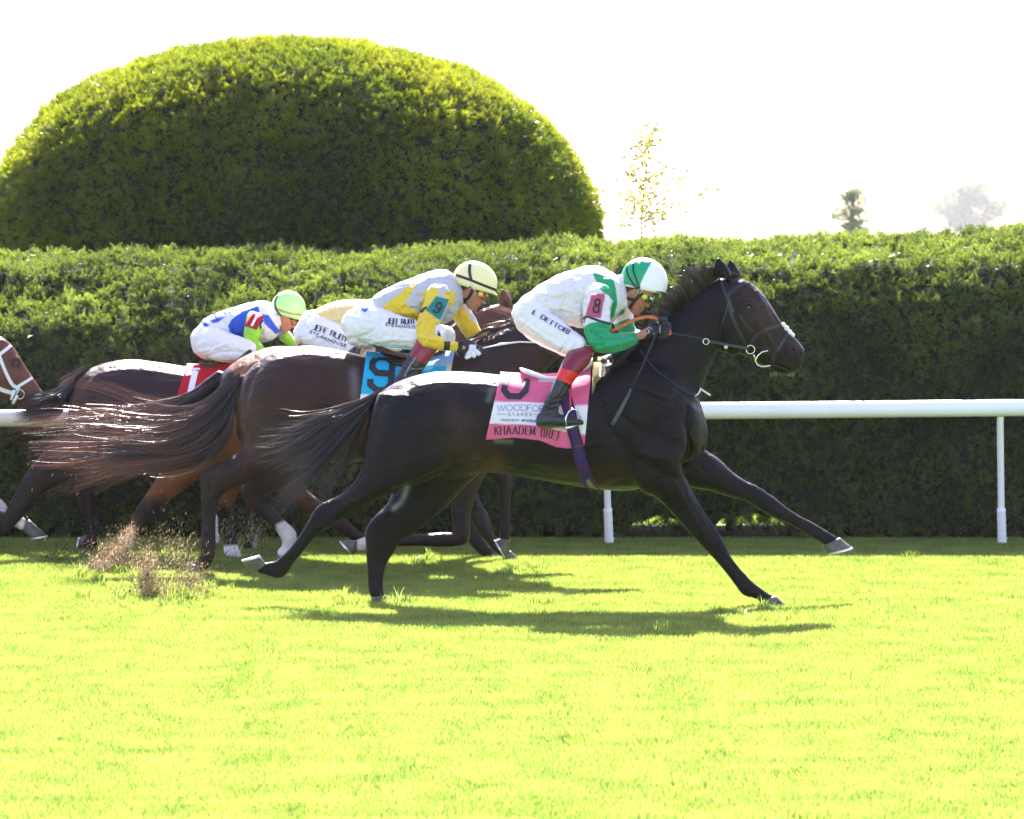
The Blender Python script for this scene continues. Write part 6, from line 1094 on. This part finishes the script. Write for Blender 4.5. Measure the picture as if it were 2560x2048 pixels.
spray('kicked_up_turf', 'brown soil plume under the hind hoof of the orange bay horse', 27.5, [(330, 1325, 7, .5), (312, 1355, 10, 1), (290, 1385, 13, 1.2), (262, 1410, 14, 1.1), (240, 1425, 12, .8), (315, 1410, 15, .6)], 12000, TAN, .0013, .0045, 2)
spray('kicked_up_turf', 'small tan and green grass clods at the far left near the rail', 28.3, [(165, 1345, 9, .5), (172, 1370, 11, .8), (150, 1392, 12, 1), (122, 1394, 8, .5)], 1100, GR + GR + TAN[:2], .002, .006, 3)
spray('kicked_up_turf', 'loose blades and soil bursting around the middle legs of the pack', YB + .4, [(640, 1310, 14, .7), (650, 1345, 14, .7), (610, 1345, 22, .6), (560, 1330, 24, .3)], 900, TAN + GR, .003, .008, 4)
spray('kicked_up_turf', 'tiny flecks of grass and soil floating behind the whole pack', YC - .3, [(60, 1220, 60, 1), (200, 1260, 60, 1), (330, 1230, 60, 1), (450, 1330, 60, 1.3), (560, 1380, 50, 1), (150, 1370, 60, 1), (700, 1330, 50, .5)], 240, GR + TAN + [(.6, .6, .5)], .003, .006, 5)
# torn grass standing up where hooves have cut the turf
def divots():
    P_, R_, s_ = [], [], []
    for cx, cy, sx, sy, n in ((330, 1490, 90, 20, 26), (460, 1500, 60, 14, 26), (900, 1520, 60, 8, 12), (1870, 1540, 60, 10, 10), (1050, 1420, 40, 8, 8), (1290, 1435, 40, 8, 10), (300, 1430, 60, 14, 20)):
        for _ in range(n):
            px, py = random.gauss(cx, sx), random.gauss(cy, sy); Y = F * H / max(py - HY, 500); P_.append((P(px, py, Y).x, Y, 0)); R_.append((random.gauss(0, .35), random.gauss(0, .35), random.uniform(0, 6))); s_.append(random.uniform(.7, 1.25))
    o = instancer('torn_grass', P_, R_, s_, [0] * len(P_), [blade_patch(60, .07, .04, .085, .006, 77)], GRASS); tag(o, 'ragged tufts of torn grass around the hoof marks', 'grass', kind='stuff')
divots()
# whiskers and froth on the leading horse chin
def whiskers():
    bm = bmesh.new(); r = random.Random(4)
    for k in range(46):
        a = P(1985 - 60 * r.random() ** 1.2, 932 + r.uniform(-3, 5), YA + r.uniform(-.03, .03)); b = a + Vector((r.uniform(-.005, .02), r.uniform(-.01, .01), -r.uniform(.008, .022))); tube(bm, [a, b], .0009, 3)
    o = obj('whiskers', bm, M['hairlight'], hA, False); o['kind'] = 'stuff'
M['hairlight'] = mat('pale_whisker', (.45, .38, .30), .4, trans=.3); whiskers()
# ------------------------------------------------------------------ haze
bm = bmesh.new(); box(bm, -1600, 1600, -260, 3100, -1.0, 40)
m = bpy.data.materials.new('haze_air'); m.use_nodes = True; t = m.node_tree; t.nodes.remove(t.nodes['Principled BSDF'])
pv = t.nodes.new('ShaderNodeVolumePrincipled'); pv.inputs['Color'].default_value = (.95, .97, 1, 1); pv.inputs['Density'].default_value = .0001; pv.inputs['Anisotropy'].default_value = .3
t.links.new(pv.outputs[0], t.nodes['Material Output'].inputs['Volume']); bmesh.ops.recalc_face_normals(bm, faces=bm.faces)
hz = obj('haze', bm, m, None, False); tag(hz, kind='stuff')
